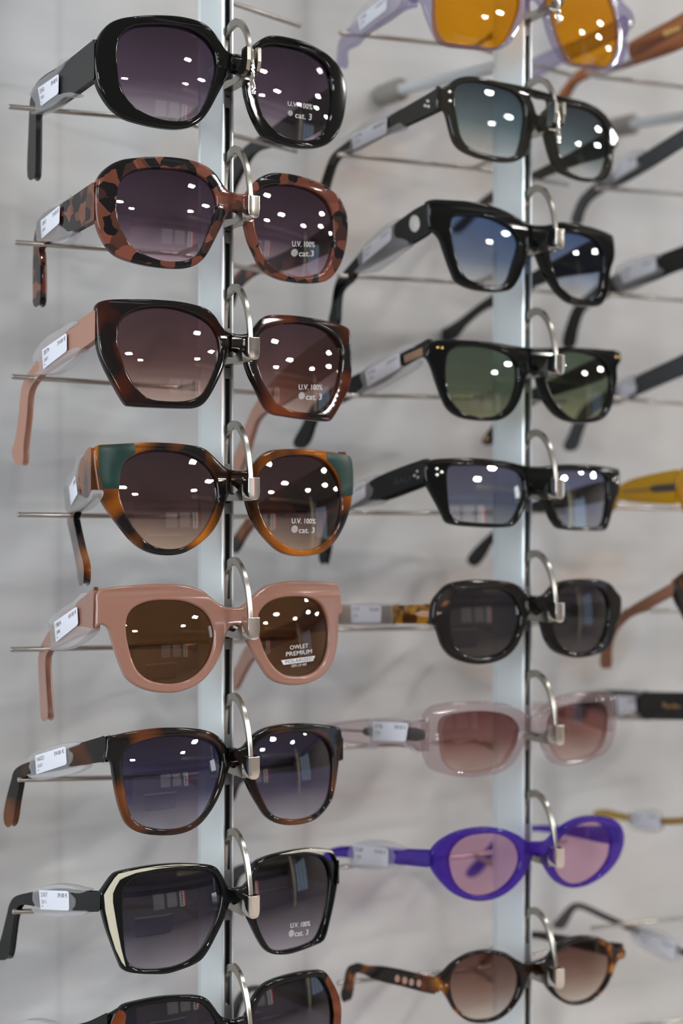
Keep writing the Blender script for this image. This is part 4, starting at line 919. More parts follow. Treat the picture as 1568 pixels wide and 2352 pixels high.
SPEC['P7'] = dict(pose=(547, 2085, 722, 34.5, -4.5, -2), frame=BLACK, lens=LBLK, R=110, n=4, thick=2.2, label='square black sunglasses with cream edge stripes', group=GC, inlay_smooth=False,
    inlays=[(crop((200, 1940, 4), [(155, 462), (205, 378), (252, 308), (290, 268), (380, 246), (500, 220), (650, 196), (780, 184), (900, 180), (1040, 184), (1000, 190), (850, 200), (650, 222), (450, 260), (350, 298), (300, 325), (262, 390), (237, 450), (237, 530), (270, 730), (312, 950), (356, 1125), (318, 1080), (262, 960), (205, 780), (166, 600)]), CREAM),
            (crop((480, 1920, 4), [(640, 172), (780, 137), (880, 122), (960, 116), (1060, 122), (1130, 135), (1150, 165), (1110, 152), (1000, 143), (850, 148), (760, 160)]), CREAM)],
    print=[('U.V. 100%', crop((480, 1920, 4), [(748, 800), (932, 782), (932, 828), (746, 846)]), 0), ('*sun*', crop((480, 1920, 4), [(736, 862), (788, 862), (784, 932), (734, 932)]), 0), ('cat. 3', crop((480, 1920, 4), [(792, 872), (920, 860), (918, 910), (792, 926)]), 0)],
    tl=dict(poly=c5(1950, [(1260, 538), (1210, 535), (920, 520), (700, 500), (460, 530), (280, 560), (200, 600), (155, 680), (125, 800), (60, 1060), (5, 1260), (15, 1300), (60, 1305), (110, 1295), (135, 1230), (160, 1050), (190, 830), (230, 690), (280, 645), (400, 650), (500, 670), (700, 700), (920, 722), (1220, 722), (1260, 720)]), hinge=(238, 2070), end=(40, 748)),
    tr=dict(poly=[(785, 1985), (700, 1984), (590, 1983), (560, 1988), (540, 1998), (525, 2030), (513, 2080), (525, 2082), (537, 2037), (548, 2010), (570, 1998), (600, 1996), (700, 2010), (785, 2025)], hinge=(775, 2010), end=31))
SPEC['P8'] = dict(pose=(547, 2368, 722, 30, -4, 0), frame=BLACK, lens=LBLK, R=110, n=4, label='black sunglasses with brown corners, lowest on the front rail and cut by the frame edge', group=GC, inlay_smooth=False,
    inlays=[(crop((200, 2200, 4), [(222, 600), (262, 510), (300, 480), (325, 480), (345, 500), (360, 520), (356, 560), (346, 620), (330, 700), (225, 690)]), BRNCORN),
            (crop((480, 2200, 4), [(1088, 165), (1112, 200), (1148, 250), (1196, 352), (1214, 460), (1212, 590), (1180, 700), (1138, 690), (1150, 520), (1132, 390), (1100, 290), (1068, 215)]), BRNCORN)],
    tl=dict(poly=[(264, 2330), (200, 2352), (110, 2372), (60, 2385), (35, 2410), (25, 2460), (38, 2462), (48, 2420), (70, 2405), (120, 2395), (200, 2385), (264, 2375)], hinge=(252, 2350), end=(45, 748)),
    tr=dict(poly=[(785, 2310), (700, 2285), (640, 2270), (590, 2262), (565, 2268), (545, 2290), (528, 2345), (538, 2348), (552, 2308), (572, 2282), (600, 2277), (700, 2310), (785, 2340)], hinge=(780, 2325), end=31))

A4 = lambda x0, y0, pts: crop((x0, y0, 4.0), pts)
K3 = 1568 / 470.0
def k3(x0, y0, pts): return crop((x0, y0, K3), pts)
SPEC['Q1'] = dict(pose=(1228, 20, 825, 29, 0, 1), frame=LILAC, lens=LAMB, R=130, label='clear lilac sunglasses with amber lenses, cut by the top edge', group=GQ,
    rivets=[((1447, 52), 1.6, SILVER)],
    tl=dict(poly=[(975, -35), (930, -22), (880, 8), (830, 50), (800, 75), (786, 95), (781, 120), (782, 152), (791, 152), (792, 118), (800, 108), (818, 100), (838, 78), (890, 45), (930, 18), (975, 5)], hinge=(955, -15), end=(800, 850)),
    tr=dict(poly=[(1450, 35), (1400, 60), (1330, 95), (1270, 118), (1225, 140), (1180, 175), (1150, 210), (1165, 215), (1195, 185), (1235, 172), (1290, 140), (1340, 120), (1400, 92), (1450, 70)], hinge=(1440, 55), end=31))
SPEC['Q2'] = dict(pose=(1240, 290, 823, 29, 0, -2), frame=SMOKE, lens=LGRY, R=150, label='smoky olive aviator sunglasses with a double bridge and grey gradient lenses', group=GQ,
    rivets=[(k3(980, 150, [(173, 203)])[0], .9, SILVER), (k3(980, 150, [(177, 272)])[0], .9, SILVER), (k3(980, 150, [(1440, 525)])[0], .9, SILVER), (k3(980, 150, [(1440, 590)])[0], .9, SILVER)],
    tl=dict(poly=cq(740, 180, 320, [(1380, 90), (1290, 150), (1000, 320), (760, 455), (500, 600), (330, 715), (180, 830), (120, 900), (60, 1050), (15, 1190), (-20, 1300), (40, 1310), (60, 1220), (100, 1080), (150, 940), (215, 865), (340, 800), (500, 720), (780, 580), (950, 515), (1310, 350), (1380, 320)]), hinge=(1012, 222), end=(790, 850)),
    tr=dict(poly=[(1415, 305), (1290, 363), (1225, 396), (1140, 435), (1105, 460), (1070, 495), (1038, 528), (1048, 537), (1082, 508), (1112, 477), (1150, 452), (1230, 415), (1310, 384), (1415, 345)], hinge=(1410, 322), end=31))
SPEC['Q3'] = dict(pose=(1232, 575, 823, 28, 0, -2), frame=BLACK, lens=LSKY, R=150, label='chunky black sunglasses with blue to clear gradient lenses', group=GQ, thick=2.6,
    tl=dict(poly=cq(740, 480, 320, [(1240, -40), (1110, 0), (960, 100), (840, 190), (620, 360), (440, 530), (290, 700), (200, 800), (165, 900), (135, 1100), (105, 1320), (160, 1320), (190, 1050), (210, 930), (260, 860), (340, 790), (400, 690), (500, 640), (700, 530), (900, 420), (1010, 375), (1220, 240), (1260, 200)]), hinge=(990, 490), end=(800, 850)),
    tr=dict(poly=[(1405, 540), (1275, 598), (1224, 626), (1143, 671), (1100, 700), (1050, 738), (1000, 768), (984, 785), (1010, 791), (1042, 780), (1070, 747), (1110, 714), (1150, 697), (1230, 657), (1290, 637), (1405, 612)], hinge=(1402, 572), end=31))
SPEC['Q4'] = dict(pose=(1228, 870, 823, 25, -3, -1), frame=BLACK, lens=LGRN, R=125, label='black square sunglasses with green lenses and paired gold dots', group=GQ,
    rivets=[(k3(960, 760, [(150, 128)])[0], .75, GOLD), (k3(960, 760, [(184, 130)])[0], .75, GOLD), (k3(960, 760, [(1515, 200)])[0], .75, GOLD), (k3(960, 760, [(1542, 202)])[0], .75, GOLD)],
    tl=dict(poly=cq(660, 660, 500, [(1030, 372), (970, 400), (830, 475), (700, 540), (550, 605), (440, 660), (330, 720), (200, 830), (110, 1000), (52, 1110), (62, 1150), (110, 1160), (160, 1110), (210, 970), (280, 880), (400, 830), (470, 795), (530, 757), (700, 680), (850, 565), (975, 500), (1030, 490)]), hinge=(996, 800), end=(820, 852)),
    tr=dict(poly=[(1400, 818), (1257, 878), (1224, 893), (1180, 920), (1143, 966), (1115, 1000), (1109, 1012), (1118, 1023), (1145, 1010), (1187, 957), (1232, 926), (1272, 909), (1400, 858)], hinge=(1412, 840), end=31))
SPEC['Q5'] = dict(pose=(1230, 1140, 823, 31, -5, -1), frame=BLACK, lens=LMIR, R=150, n=4, label='black rectangular sunglasses with blue mirrored lenses and triple silver dots', group=GQ,
    rivets=[(k3(960, 1030, [p])[0], .95, SILVER) for p in ((143, 157), (181, 182), (145, 203), (1524, 222), (1500, 240), (1527, 262))],
    tl=dict(poly=cq(740, 1040, 420, [(960, 55), (870, 75), (490, 220), (420, 265), (300, 330), (230, 385), (130, 450), (60, 560), (20, 720), (-5, 860), (5, 930), (25, 945), (45, 880), (75, 700), (110, 580), (180, 500), (300, 450), (440, 400), (520, 400), (880, 270), (960, 240)]), hinge=(985, 1080), end=(800, 852)),
    tr=dict(poly=[(1400, 1108), (1257, 1143), (1224, 1153), (1170, 1183), (1140, 1213), (1079, 1275), (1076, 1290), (1089, 1301), (1103, 1290), (1147, 1220), (1182, 1197), (1235, 1177), (1400, 1142)], hinge=(1412, 1112), end=31))
SPEC['Q6'] = dict(pose=(1236, 1422, 823, 29, -1, 0), frame=TORT_BLK, lens=LDRK, R=120, label='rounded near black sunglasses with dark grey lenses and honey temples', group=GQ, thick=2.6,
    tl=dict(poly=cq(740, 1340, 320, [(1320, 222), (1150, 235), (820, 245), (400, 245), (0, 250), (-120, 260), (-200, 330), (-230, 480), (-200, 485), (-160, 400), (-60, 440), (0, 455), (820, 455), (1170, 455), (1320, 465)]), hinge=(1008, 1412), end=(800, 846), mat=TORT_HON),
    tr=dict(poly=[(1428, 1385), (1300, 1392), (1200, 1400), (1150, 1415), (1125, 1450), (1135, 1452), (1160, 1425), (1200, 1415), (1300, 1415), (1428, 1415)], hinge=(1420, 1400), end=31))
SPEC['Q7'] = dict(pose=(1228, 1688, 823, 32, -1, 0), frame=CRYSTAL, lens=LROS, R=150, label='crystal clear pale pink sunglasses with rose gradient lenses', group=GQ, thick=3.2,
    rivets=[(k3(960, 1580, [(145, 360)])[0], .9, SILVER), (k3(960, 1580, [(145, 395)])[0], .9, SILVER)],
    tl=dict(poly=cq(720, 1620, 340, [(1260, 165), (1190, 170), (1010, 180), (600, 160), (400, 180), (200, 210), (100, 250), (40, 340), (10, 470), (50, 475), (90, 380), (150, 350), (310, 375), (600, 405), (1010, 430), (1190, 480), (1260, 480)]), hinge=(982, 1690), end=(790, 846)),
    tr=dict(poly=[(1412, 1640), (1300, 1622), (1222, 1612), (1180, 1618), (1150, 1640), (1140, 1680), (1152, 1682), (1165, 1652), (1190, 1638), (1225, 1634), (1300, 1648), (1412, 1680)], hinge=(1408, 1660), end=31))
SPEC['Q8'] = dict(pose=(1236, 1975, 823, 27, -1, 0), frame=PURPLE, lens=LPIK, R=150, label='bright purple oval sunglasses with pale pink lenses', group=GQ,
    tl=dict(poly=cq(740, 1900, 320, [(1290, 275), (1240, 275), (940, 265), (800, 255), (300, 235), (150, 245), (70, 280), (20, 350), (-10, 450), (20, 460), (60, 390), (140, 320), (300, 320), (830, 390), (1230, 430), (1290, 435)]), hinge=(993, 1972), end=(790, 846)),
    tr=dict(poly=[(1430, 1905), (1300, 1897), (1221, 1896), (1170, 1908), (1140, 1925), (1110, 1960), (1077, 1995), (1072, 2008), (1082, 2016), (1097, 2009), (1127, 1972), (1152, 1942), (1187, 1917), (1225, 1909), (1300, 1918), (1430, 1937)], hinge=(1425, 1925), end=31))
SPEC['Q9'] = dict(pose=(1230, 2245, 823, 24, -2, 1), frame=TORT_SML, lens=LCHO, R=150, label='small round dark honey tortoiseshell sunglasses with gold dots, lowest on the second rail', group=GQ,
    rivets=[(k3(980, 2110, [p])[0], .75, GOLD) for p in ((108, 518), (150, 511), (1465, 283), (1498, 278))],
    tl=dict(poly=cq(740, 2180, 320, [(1310, 350), (1270, 345), (1100, 310), (850, 250), (650, 215), (500, 210), (380, 180), (330, 195), (300, 240), (270, 400), (240, 500), (260, 570), (290, 560), (315, 480), (330, 350), (365, 248), (450, 248), (600, 312), (700, 345), (900, 390), (1250, 475), (1310, 470)]), hinge=(1003, 2264), end=(800, 846)),
    tr=dict(poly=[(1438, 2172), (1360, 2160), (1290, 2147), (1221, 2139), (1180, 2148), (1143, 2170), (1122, 2184), (1103, 2212), (1112, 2218), (1145, 2187), (1187, 2163), (1221, 2154), (1290, 2169), (1360, 2186), (1438, 2200)], hinge=(1432, 2190), end=31))
for k, c in SPEC.items():
    c['print'] = [(t, q, PRINT_K if f else PRINT_W) for t, q, f in c.get('print', ())]
GL = {k: sunglasses(k, c) for k, c in SPEC.items()}

# gold dots, badges and strips on the temples
def temple_plate(key, poly, mat, name, side='tl', half=.25, smooth_it=True):
    G = GL[key]; T = G.T[side]
    return flat_on(T, None, G.F, poly, name, mat, G.root, half, T.half + .1, 1, .08, smooth_it)
def disc(x, y, rx, ry, n=14): return [(x + rx * math.cos(2 * math.pi * i / n), y + ry * math.sin(2 * math.pi * i / n)) for i in range(n)]
for x, y in ((1187, 255), (1158, 308), (1195, 317)):
    p = cq(740, 180, 320, [(x, y)])[0]; temple_plate('Q2', disc(*p, 3.1, 3.8), SILVER, 'rivet', smooth_it=False)
p = cq(740, 480, 320, [(1040, 165)])[0]; temple_plate('Q3', disc(*p, 12, 20, 20), SILVER, 'temple_badge', smooth_it=False)
for x, y in ((815, 160), (792, 198), (822, 212)):
    p = cq(740, 1040, 420, [(x, y)])[0]; temple_plate('Q5', disc(*p, 2.7, 3.8), SILVER, 'rivet', smooth_it=False)
temple_plate('Q4', cq(660, 660, 500, [(838, 492), (972, 432), (974, 490), (846, 545)]), BRONZE, 'temple_strip', smooth_it=False)
temple_plate('Q6', cq(740, 1340, 320, [(1040, 345), (1100, 318), (1200, 312), (1300, 322), (1345, 330), (1300, 355), (1200, 375), (1100, 372)]), ROSE, 'temple_inlay')
for x, y in ((845, 330), (930, 350), (1005, 370), (1088, 382)):
    p = cq(740, 2180, 320, [(x, y)])[0]; temple_plate('Q9', disc(*p, 5.6, 8.4, 18), ROSE, 'temple_badge', smooth_it=False)
temple_plate('Q7', cq(720, 1620, 340, [(520, 262), (560, 232), (700, 235), (1165, 262), (1165, 365), (700, 330), (560, 320), (520, 290)]), CORE, 'wire_core', half=.2)
temple_plate('Q7', cq(720, 1620, 340, [(250, 250), (520, 262), (520, 282), (250, 268)]), CORE, 'wire_core', half=.2, smooth_it=False)
for key, (x, y) in (('Q3', (998, 777)), ('Q4', (1116, 1006))):
    temple_plate(key, disc(x, y, 5, 5), GOLD, 'rivet', side='tr', smooth_it=False)
# engraved letters on the temple of the mirrored pair
G = GL['Q5']; T = G.T['tl']; V0, Fc = text_uv('BALI')
q = cq(740, 1040, 420, [(622, 232), (752, 196), (752, 240), (622, 276)])
mesh_obj('temple_lettering', [G.F.loc(T.glob(T.on(*bilin(q, x, y), T.half + .06, False))) for x, y in V0], Fc, principled('engraved_grey', (.045, .045, .045), .5), parent=G.root)

# ------------------------------------------------------------------ price tags
def std(key, name, quad, sleeve, price='39.00 €', code=None, sub=None, side='tl'):
    return price_tag(GL[key].T[side], name, quad, sleeve, std_lines(price, code, sub))
std('P1', 'price tag reading 39.00 € on the matt black temple of the topmost oversized pair', c5(100, [(455, 535), (705, 362), (700, 600), (492, 750)]),
    c5(100, [(400, 630), (480, 500), (640, 370), (710, 330), (755, 250), (795, 190), (890, 190), (835, 240), (790, 320), (745, 380), (745, 615), (830, 600), (905, 592), (955, 612), (940, 640), (830, 655), (770, 700), (690, 765), (500, 850), (430, 860), (425, 820), (480, 745), (455, 690), (430, 640)]), code='22421', sub='2601')
std('P2', 'price tag reading 39.00 € on the pinkish tortoiseshell temple', c5(400, [(490, 560), (718, 370), (712, 590), (500, 775)]),
    c5(400, [(485, 640), (500, 540), (600, 440), (720, 350), (870, 262), (915, 275), (770, 385), (757, 610), (800, 640), (860, 690), (920, 690), (925, 730), (880, 790), (800, 840), (640, 815), (500, 805), (490, 760)]), code='22671', sub='2601')
std('P3', 'price tag reading 39.00 € and 20779 on the dusty pink temple', c5(700, [(505, 540), (800, 335), (803, 555), (518, 775)]),
    c5(700, [(440, 650), (500, 520), (600, 400), (780, 290), (920, 205), (1000, 215), (840, 345), (847, 548), (960, 512), (1020, 520), (980, 600), (860, 720), (700, 820), (560, 845), (460, 828), (510, 790), (510, 690), (450, 685)]), code='20779', sub='2601')
std('P4', 'price tag folded in plastic on the swung temple of the green cornered pair', c5(1010, [(830, 570), (900, 430), (932, 650), (850, 790)]),
    c5(1010, [(820, 590), (850, 470), (930, 360), (960, 240), (990, 170), (1050, 185), (1010, 260), (970, 400), (990, 500), (1000, 640), (1060, 690), (1120, 690), (1165, 600), (1180, 640), (1140, 740), (1040, 840), (920, 870), (850, 865), (840, 780)]), price='39.00', code='', sub='')
std('P5', 'price tag reading 69.00 € on the milky pink temple', c5(1310, [(650, 620), (925, 430), (938, 650), (672, 865)]),
    c5(1310, [(645, 600), (760, 480), (920, 380), (1040, 270), (1110, 270), (1070, 315), (965, 415), (980, 655), (1060, 668), (1140, 700), (1140, 730), (1000, 860), (900, 920), (760, 955), (650, 950), (665, 860), (650, 720), (632, 670)]), price='69.00 €', code='19834', sub='2406')
std('P6', 'price tag reading 39.00 € and 16021 on the chestnut tortoiseshell temple', c5(1660, [(422, 395), (785, 280), (803, 500), (437, 620)]),
    c5(1660, [(370, 460), (430, 370), (560, 310), (780, 245), (1010, 240), (990, 265), (870, 315), (915, 370), (905, 460), (870, 515), (1065, 500), (1060, 530), (960, 590), (720, 650), (480, 682), (370, 615), (420, 600), (395, 520), (405, 470)]), code='16021', sub='2601')
std('P7', 'price tag reading 39.00 € and 21017 on the black temple with the cream striped front', c5(1950, [(468, 493), (825, 505), (832, 742), (487, 725)]),
    c5(1950, [(440, 600), (460, 480), (600, 430), (760, 420), (1000, 465), (1085, 490), (1000, 525), (890, 520), (945, 590), (940, 680), (910, 720), (1095, 735), (1080, 765), (850, 805), (500, 790), (420, 690), (465, 670)]), code='21017', sub='2511')
std('P8', 'price tag just entering the bottom left corner of the picture', [(52, 2352), (118, 2356), (120, 2395), (55, 2390)], [(45, 2360), (52, 2346), (75, 2341), (105, 2344), (130, 2352), (135, 2380), (120, 2402), (55, 2398), (42, 2375)], code='21022')
std('Q1', 'blurred price tag on the lilac temple at the top edge', [(821, 40), (888, -10), (887, 22), (826, 70)], [(812, 62), (830, 25), (885, -22), (925, -18), (925, 12), (880, 48), (838, 78), (815, 75)], '159.00 €', '3108', '26')
std('Q2', 'blurred price tag on the smoky olive temple', cq(740, 180, 320, [(335, 640), (725, 440), (722, 620), (350, 800)]),
    cq(740, 180, 320, [(240, 660), (330, 620), (560, 460), (720, 370), (880, 330), (910, 345), (760, 455), (765, 575), (900, 510), (940, 560), (700, 640), (500, 750), (330, 830), (210, 860), (200, 845), (340, 790), (330, 700), (250, 695)]), '189.00 €', '3176', '25')
std('Q3', 'blurred price tag on the chunky black temple with the silver badge', cq(740, 480, 320, [(465, 440), (775, 200), (775, 350), (450, 620)]),
    cq(740, 480, 320, [(430, 520), (560, 330), (830, 130), (900, 110), (840, 190), (850, 320), (930, 340), (1000, 385), (980, 420), (850, 520), (620, 690), (500, 715), (390, 720), (450, 640), (440, 600)]), '179.00 €', '3161', '25')
std('Q4', 'blurred price tag on the black temple with a bronze strip', cq(660, 660, 500, [(560, 605), (805, 470), (812, 580), (578, 715)]),
    cq(660, 660, 500, [(545, 620), (700, 500), (900, 410), (940, 430), (830, 480), (845, 570), (960, 530), (950, 560), (760, 680), (570, 770), (520, 760), (565, 720)]), '159.00 €', '3166', '26')
std('Q5', 'blurred price tag on the black temple of the mirrored rectangular pair', cq(740, 1040, 420, [(135, 372), (365, 240), (372, 380), (140, 520)]),
    cq(740, 1040, 420, [(100, 400), (250, 290), (380, 220), (480, 185), (470, 215), (420, 262), (455, 310), (440, 375), (420, 400), (545, 405), (520, 430), (400, 460), (240, 480), (110, 530)]), '159.00 €', '3167', '26')
std('Q6', 'blurred price tag on the straight honey tortoiseshell temple', cq(740, 1340, 320, [(322, 245), (665, 250), (660, 440), (330, 440)]),
    cq(740, 1340, 320, [(180, 250), (320, 225), (650, 215), (860, 225), (815, 250), (815, 455), (700, 475), (350, 470), (180, 450)]), '159.00 €', '3177', '26')
std('Q7', 'blurred price tag on the crystal pink temple', cq(720, 1620, 340, [(628, 170), (1005, 190), (975, 385), (630, 370)]),
    cq(720, 1620, 340, [(600, 160), (650, 140), (900, 150), (1010, 180), (1080, 150), (1190, 130), (1110, 175), (1010, 200), (1005, 405), (1070, 440), (1130, 500), (1090, 495), (1000, 425), (700, 415), (640, 465), (580, 465), (620, 380)]), '189.00 €', '3176', '25')
std('Q8', 'blurred price tag on the purple temple', cq(740, 1900, 320, [(345, 190), (740, 240), (740, 440), (370, 420)]),
    cq(740, 1900, 320, [(330, 250), (400, 170), (700, 160), (950, 250), (820, 260), (850, 320), (830, 390), (900, 440), (750, 465), (400, 450), (320, 340)]), '159.00 €', '3169', '26')

# ------------------------------------------------------------------ holders with their rods
GH = 'nickel clips and forked rods on the front upright'
rodP = [dict(l=(20, -62), v=(412, -34), r=(690, 60)), dict(l=(20, 245), v=(412, 279), r=(682, 348)), dict(l=(35, 557), v=(412, 583), r=(682, 640)), dict(l=(27, 865), v=(412, 890), r=(682, 908)),
        dict(l=(40, 1182), v=(412, 1187), r=(682, 1186)), dict(l=(24, 1492), v=(412, 1484), r=(682, 1462)), dict(l=(41, 1791), v=(412, 1783), r=(682, 1742)), dict(l=(29, 2094), v=(412, 2080), r=(682, 2033)), dict(l=(28, 2400), v=(412, 2384), r=(682, 2322))]
clipP = [None, 231, 159.8, 89.2, 19.2, -50.6, -120.1, -189.5, -259.0]
whoP = [None, 'topmost black oversized pair', 'pinkish tortoiseshell pair', 'dark red angular pair', 'green cornered amber pair', 'milky pink pair', 'chestnut square pair', 'cream striped black pair', 'lowest brown cornered pair']
for k in range(0, 9):
    if k == 0:
        e = holder(0, 300, False, rodP[0], 'steel rod crossing behind the front rail above the topmost pair', GH, clip=False)
    else:
        zt = clipP[k]
        e = holder(0, zt, k == 1, rodP[k], ('open forked nickel clip and rod holding the ' if k == 1 else 'nickel arch clip and rod holding the ') + whoP[k], GH)
GH2 = 'nickel clips and forked rods on the second upright'
rodQ = [dict(l=(778, 75), v=(1088, 108), r=(1316, 175)), dict(l=(775, 355), v=(1088, 386), r=(1305, 425)), dict(l=(775, 633), v=(1088, 650), r=(1300, 675)), dict(l=(790, 908), v=(1088, 913), r=(1300, 922)),
        dict(l=(800, 1178), v=(1088, 1178), r=(1300, 1175)), dict(l=(775, 1446), v=(1088, 1440), r=(1300, 1428)), dict(l=(775, 1716), v=(1088, 1702), r=(1300, 1680)), dict(l=(780, 1992), v=(1088, 1964), r=(1300, 1932)), dict(l=(775, 2258), v=(1088, 2226), r=(1300, 2178))]
clipQ = [302, 233, 163.5, 91.8, 21, -49.4, -119.4, -189.4, -258]
whoQ = ['lilac amber lensed pair', 'smoky aviator pair', 'chunky black blue lensed pair', 'green lensed black pair', 'blue mirrored pair', 'near black rounded pair', 'crystal pink pair', 'purple oval pair', 'small round tortoiseshell pair']
for k in range(9):
    holder(1, clipQ[k], k in (0, 1), rodQ[k], ('open nickel clip and rod holding the ' if k in (0, 1) else 'nickel arch clip and rod holding the ') + whoQ[k], GH2)
GH3 = 'steel rods reaching in from the third upright'
rodS = {1: ((1363, 175), (1595, 203)), 2: ((1368, 432), (1595, 448)), 3: ((1398, 676), (1595, 692)), 4: ((1400, 914), (1595, 929)), 5: ((1412, 1165), (1595, 1168)), 6: ((1432, 1403), (1595, 1402)), 7: ((1432, 1640), (1595, 1634)), 9: ((1358, 2132), (1595, 2104)), 10: ((1440, 2360), (1595, 2338))}
whoS = {1: 'brown striped temple', 2: 'grey temple below the wall tube', 3: 'black temple with a white tag', 4: 'grey temple beside the green lensed pair', 5: 'clear yellow pair', 6: 'tan temple', 7: 'black temple with gold script', 9: 'thin grey wire temple', 10: 'bottom right corner'}
for k, (l, v) in rodS.items():
    holder(2, 0, False, dict(l=l, v=v), 'blurred steel rod at the right edge ' + ('by the ' if k != 10 else 'in the ') + whoS[k], GH3, clip=False)

# ------------------------------------------------------------------ third column: temples reaching into view from the right, whole frames built beyond the edge
def generic_front(G, root, cy, frame_mat, lens_mt, w=24, h=21, gap=9):
    """plain rounded front in the local frame of G (fully or mostly outside the picture)"""
    def sq(cx, cz, a, b, e=2.6, n=40):
        P = []
        for i in range(n):
            t = 2 * math.pi * i / n; c, s = math.cos(t), math.sin(t)
            P.append(Vector((cx + a * math.copysign(abs(c) ** (2 / e), c), cz + b * math.copysign(abs(s) ** (2 / e), s))))
        return P
    half = gap + w
    outl = [(-half - w - 5, 8), (-half - w - 2, 14), (-half - 8, h + 5), (-half + 12, h + 4), (-gap + 2, 12), (0, 8), (gap - 2, 12), (half - 12, h + 4), (half + 8, h + 5), (half + w + 2, 14), (half + w + 5, 8),
            (half + w + 2, -4), (half + 12, -h - 3), (half - 8, -h - 4), (gap, -6), (3, 3), (-3, 3), (-gap, -6), (-half + 8, -h - 4), (-half - 12, -h - 3), (-half - w - 2, -4)]
    out = smooth_loop(outl, 5)
    ls = [sq(-half, 0, w - 1, h - 1), sq(half, 0, w - 1, h - 1)]
    V, Fc = filled([[tuple(p) for p in out]] + [[tuple(p) for p in l] for l in ls], 2.2, 1.2, 2)
    mesh_obj('frame_front', G.bend(V), Fc, frame_mat, parent=root, smooth=60, wn_mod=True)
    for l in ls:
        class _F: pass
        Ln = Lens.__new__(Lens); Ln.fr = G; Ln.R = 120; Ln.loop = l
        xs = [p.x for p in l]; Ln.c = Vector(((min(xs) + max(xs)) / 2, 0)); Ln.sl = 2 * KW * Ln.c.x
        base = [KW * p.x ** 2 + 1.9 - (Ln.sl * (p.x - Ln.c.x) + (p - Ln.c).length_squared / 240) for p in l]
        Ln.y0 = sum(base) / len(base)
        Ln.mesh(lens_mt, root)
    return half + w + 4

GS = 'sunglasses on the third upright, mostly beyond the right edge'
def side_pair(k, hinge_px, hinge_py, frame_mat, lens_mt, label, poly, tmat, tagdef=None, extra=None, half=1.7, plates=(), angle=31):
    # bridge sits in front of the third upright
    C = POLE[2] - B_DIR * 15; z = (HZ - hinge_py) / F_PX * 905
    d = at(hinge_px, hinge_py, 1000); 
    # choose the half width so that the hinge falls on the given column
    org = Vector((C.x, C.y, z - 8)); org.z = z - 8
    G = Front.__new__(Front); G.F = rot_frame(org, math.radians(30), math.radians(-2), 0)
    root = G.F.empty('sunglasses'); tag(root, label, 'sunglasses', GS)
    # hinge position along the front
    best = min((abs((CX + F_PX * G.F.glob((-a, KW * a * a, 8)).x / G.F.glob((-a, KW * a * a, 8)).y) - hinge_px), a) for a in [i * .5 for i in range(90, 170)])
    a = best[1]; w = (a - 4 - 9) / 2
    generic_front(G, root, 0, frame_mat, lens_mt, w=w)
    hp = Vector((-a, 8)); H = G.F.glob(Vector((hp.x, KW * hp.x ** 2 + 3.2, hp.y)))
    G.un = lambda p, _h=hp: _h
    T = temple(G, root, poly, (0, 0), angle, tmat, half)
    for pl, mt, nm in plates: flat_on(T, None, G.F, pl, nm, mt, root, .25, T.half + .1, 1, .08, False)
    if tagdef:
        price_tag(T, tagdef[0], tagdef[1], tagdef[2], std_lines(*tagdef[3]), group='price tags in plastic sleeves')
    return G, T
side_pair(1, 1640, 20, WOOD, LBRN, 'brown striped sunglasses temple reaching in at the top right corner',
    [(1660, -20), (1568, 36), (1445, 103), (1400, 135), (1345, 157), (1322, 172), (1300, 200), (1286, 222), (1300, 224), (1320, 192), (1352, 174), (1400, 162), (1475, 139), (1568, 105), (1660, 45)], WOOD,
    ('blurred price tag beside the lower corner of the amber lens', [(1372, 140), (1440, 104), (1446, 136), (1380, 166)], [(1350, 165), (1365, 140), (1430, 102), (1452, 98), (1446, 120), (1460, 142), (1440, 150), (1380, 172), (1352, 176)], ('159.00 €', '3120', '26')),
    plates=[([(1522, 72), (1562, 58), (1562, 68), (1526, 84)], GOLD, 'temple_badge')])
side_pair(2, 1620, 290, GREYT, LGRY, 'dark grey sunglasses temple reaching in below the second wall tube',
    [(1640, 258), (1568, 302), (1467, 365), (1420, 395), (1366, 428), (1338, 455), (1325, 480), (1317, 510), (1328, 513), (1337, 485), (1350, 462), (1375, 442), (1430, 417), (1495, 380), (1568, 333), (1640, 292)], GREYT,
    ('blurred price tag right of the smoky aviator pair', [(1412, 378), (1460, 352), (1462, 384), (1410, 414)], [(1385, 412), (1408, 375), (1465, 342), (1478, 345), (1462, 365), (1476, 380), (1440, 405), (1400, 428)], ('149.00 €', '3131', '26')))
side_pair(3, 1630, 575, BLACK, LDRK, 'glossy black sunglasses temple reaching in right of the chunky black pair',
    [(1650, 540), (1568, 570), (1511, 592), (1420, 633), (1395, 645), (1350, 680), (1325, 703), (1308, 740), (1297, 794), (1312, 796), (1323, 752), (1337, 714), (1365, 692), (1420, 671), (1500, 641), (1553, 619), (1650, 585)], BLACK,
    ('blurred white price tag on the glossy black temple at the right edge', [(1422, 618), (1505, 590), (1507, 622), (1430, 652)], [(1412, 640), (1420, 612), (1500, 584), (1525, 588), (1512, 596), (1516, 612), (1528, 624), (1480, 650), (1434, 672), (1420, 660)], ('149.00 €', '3133', '26')))
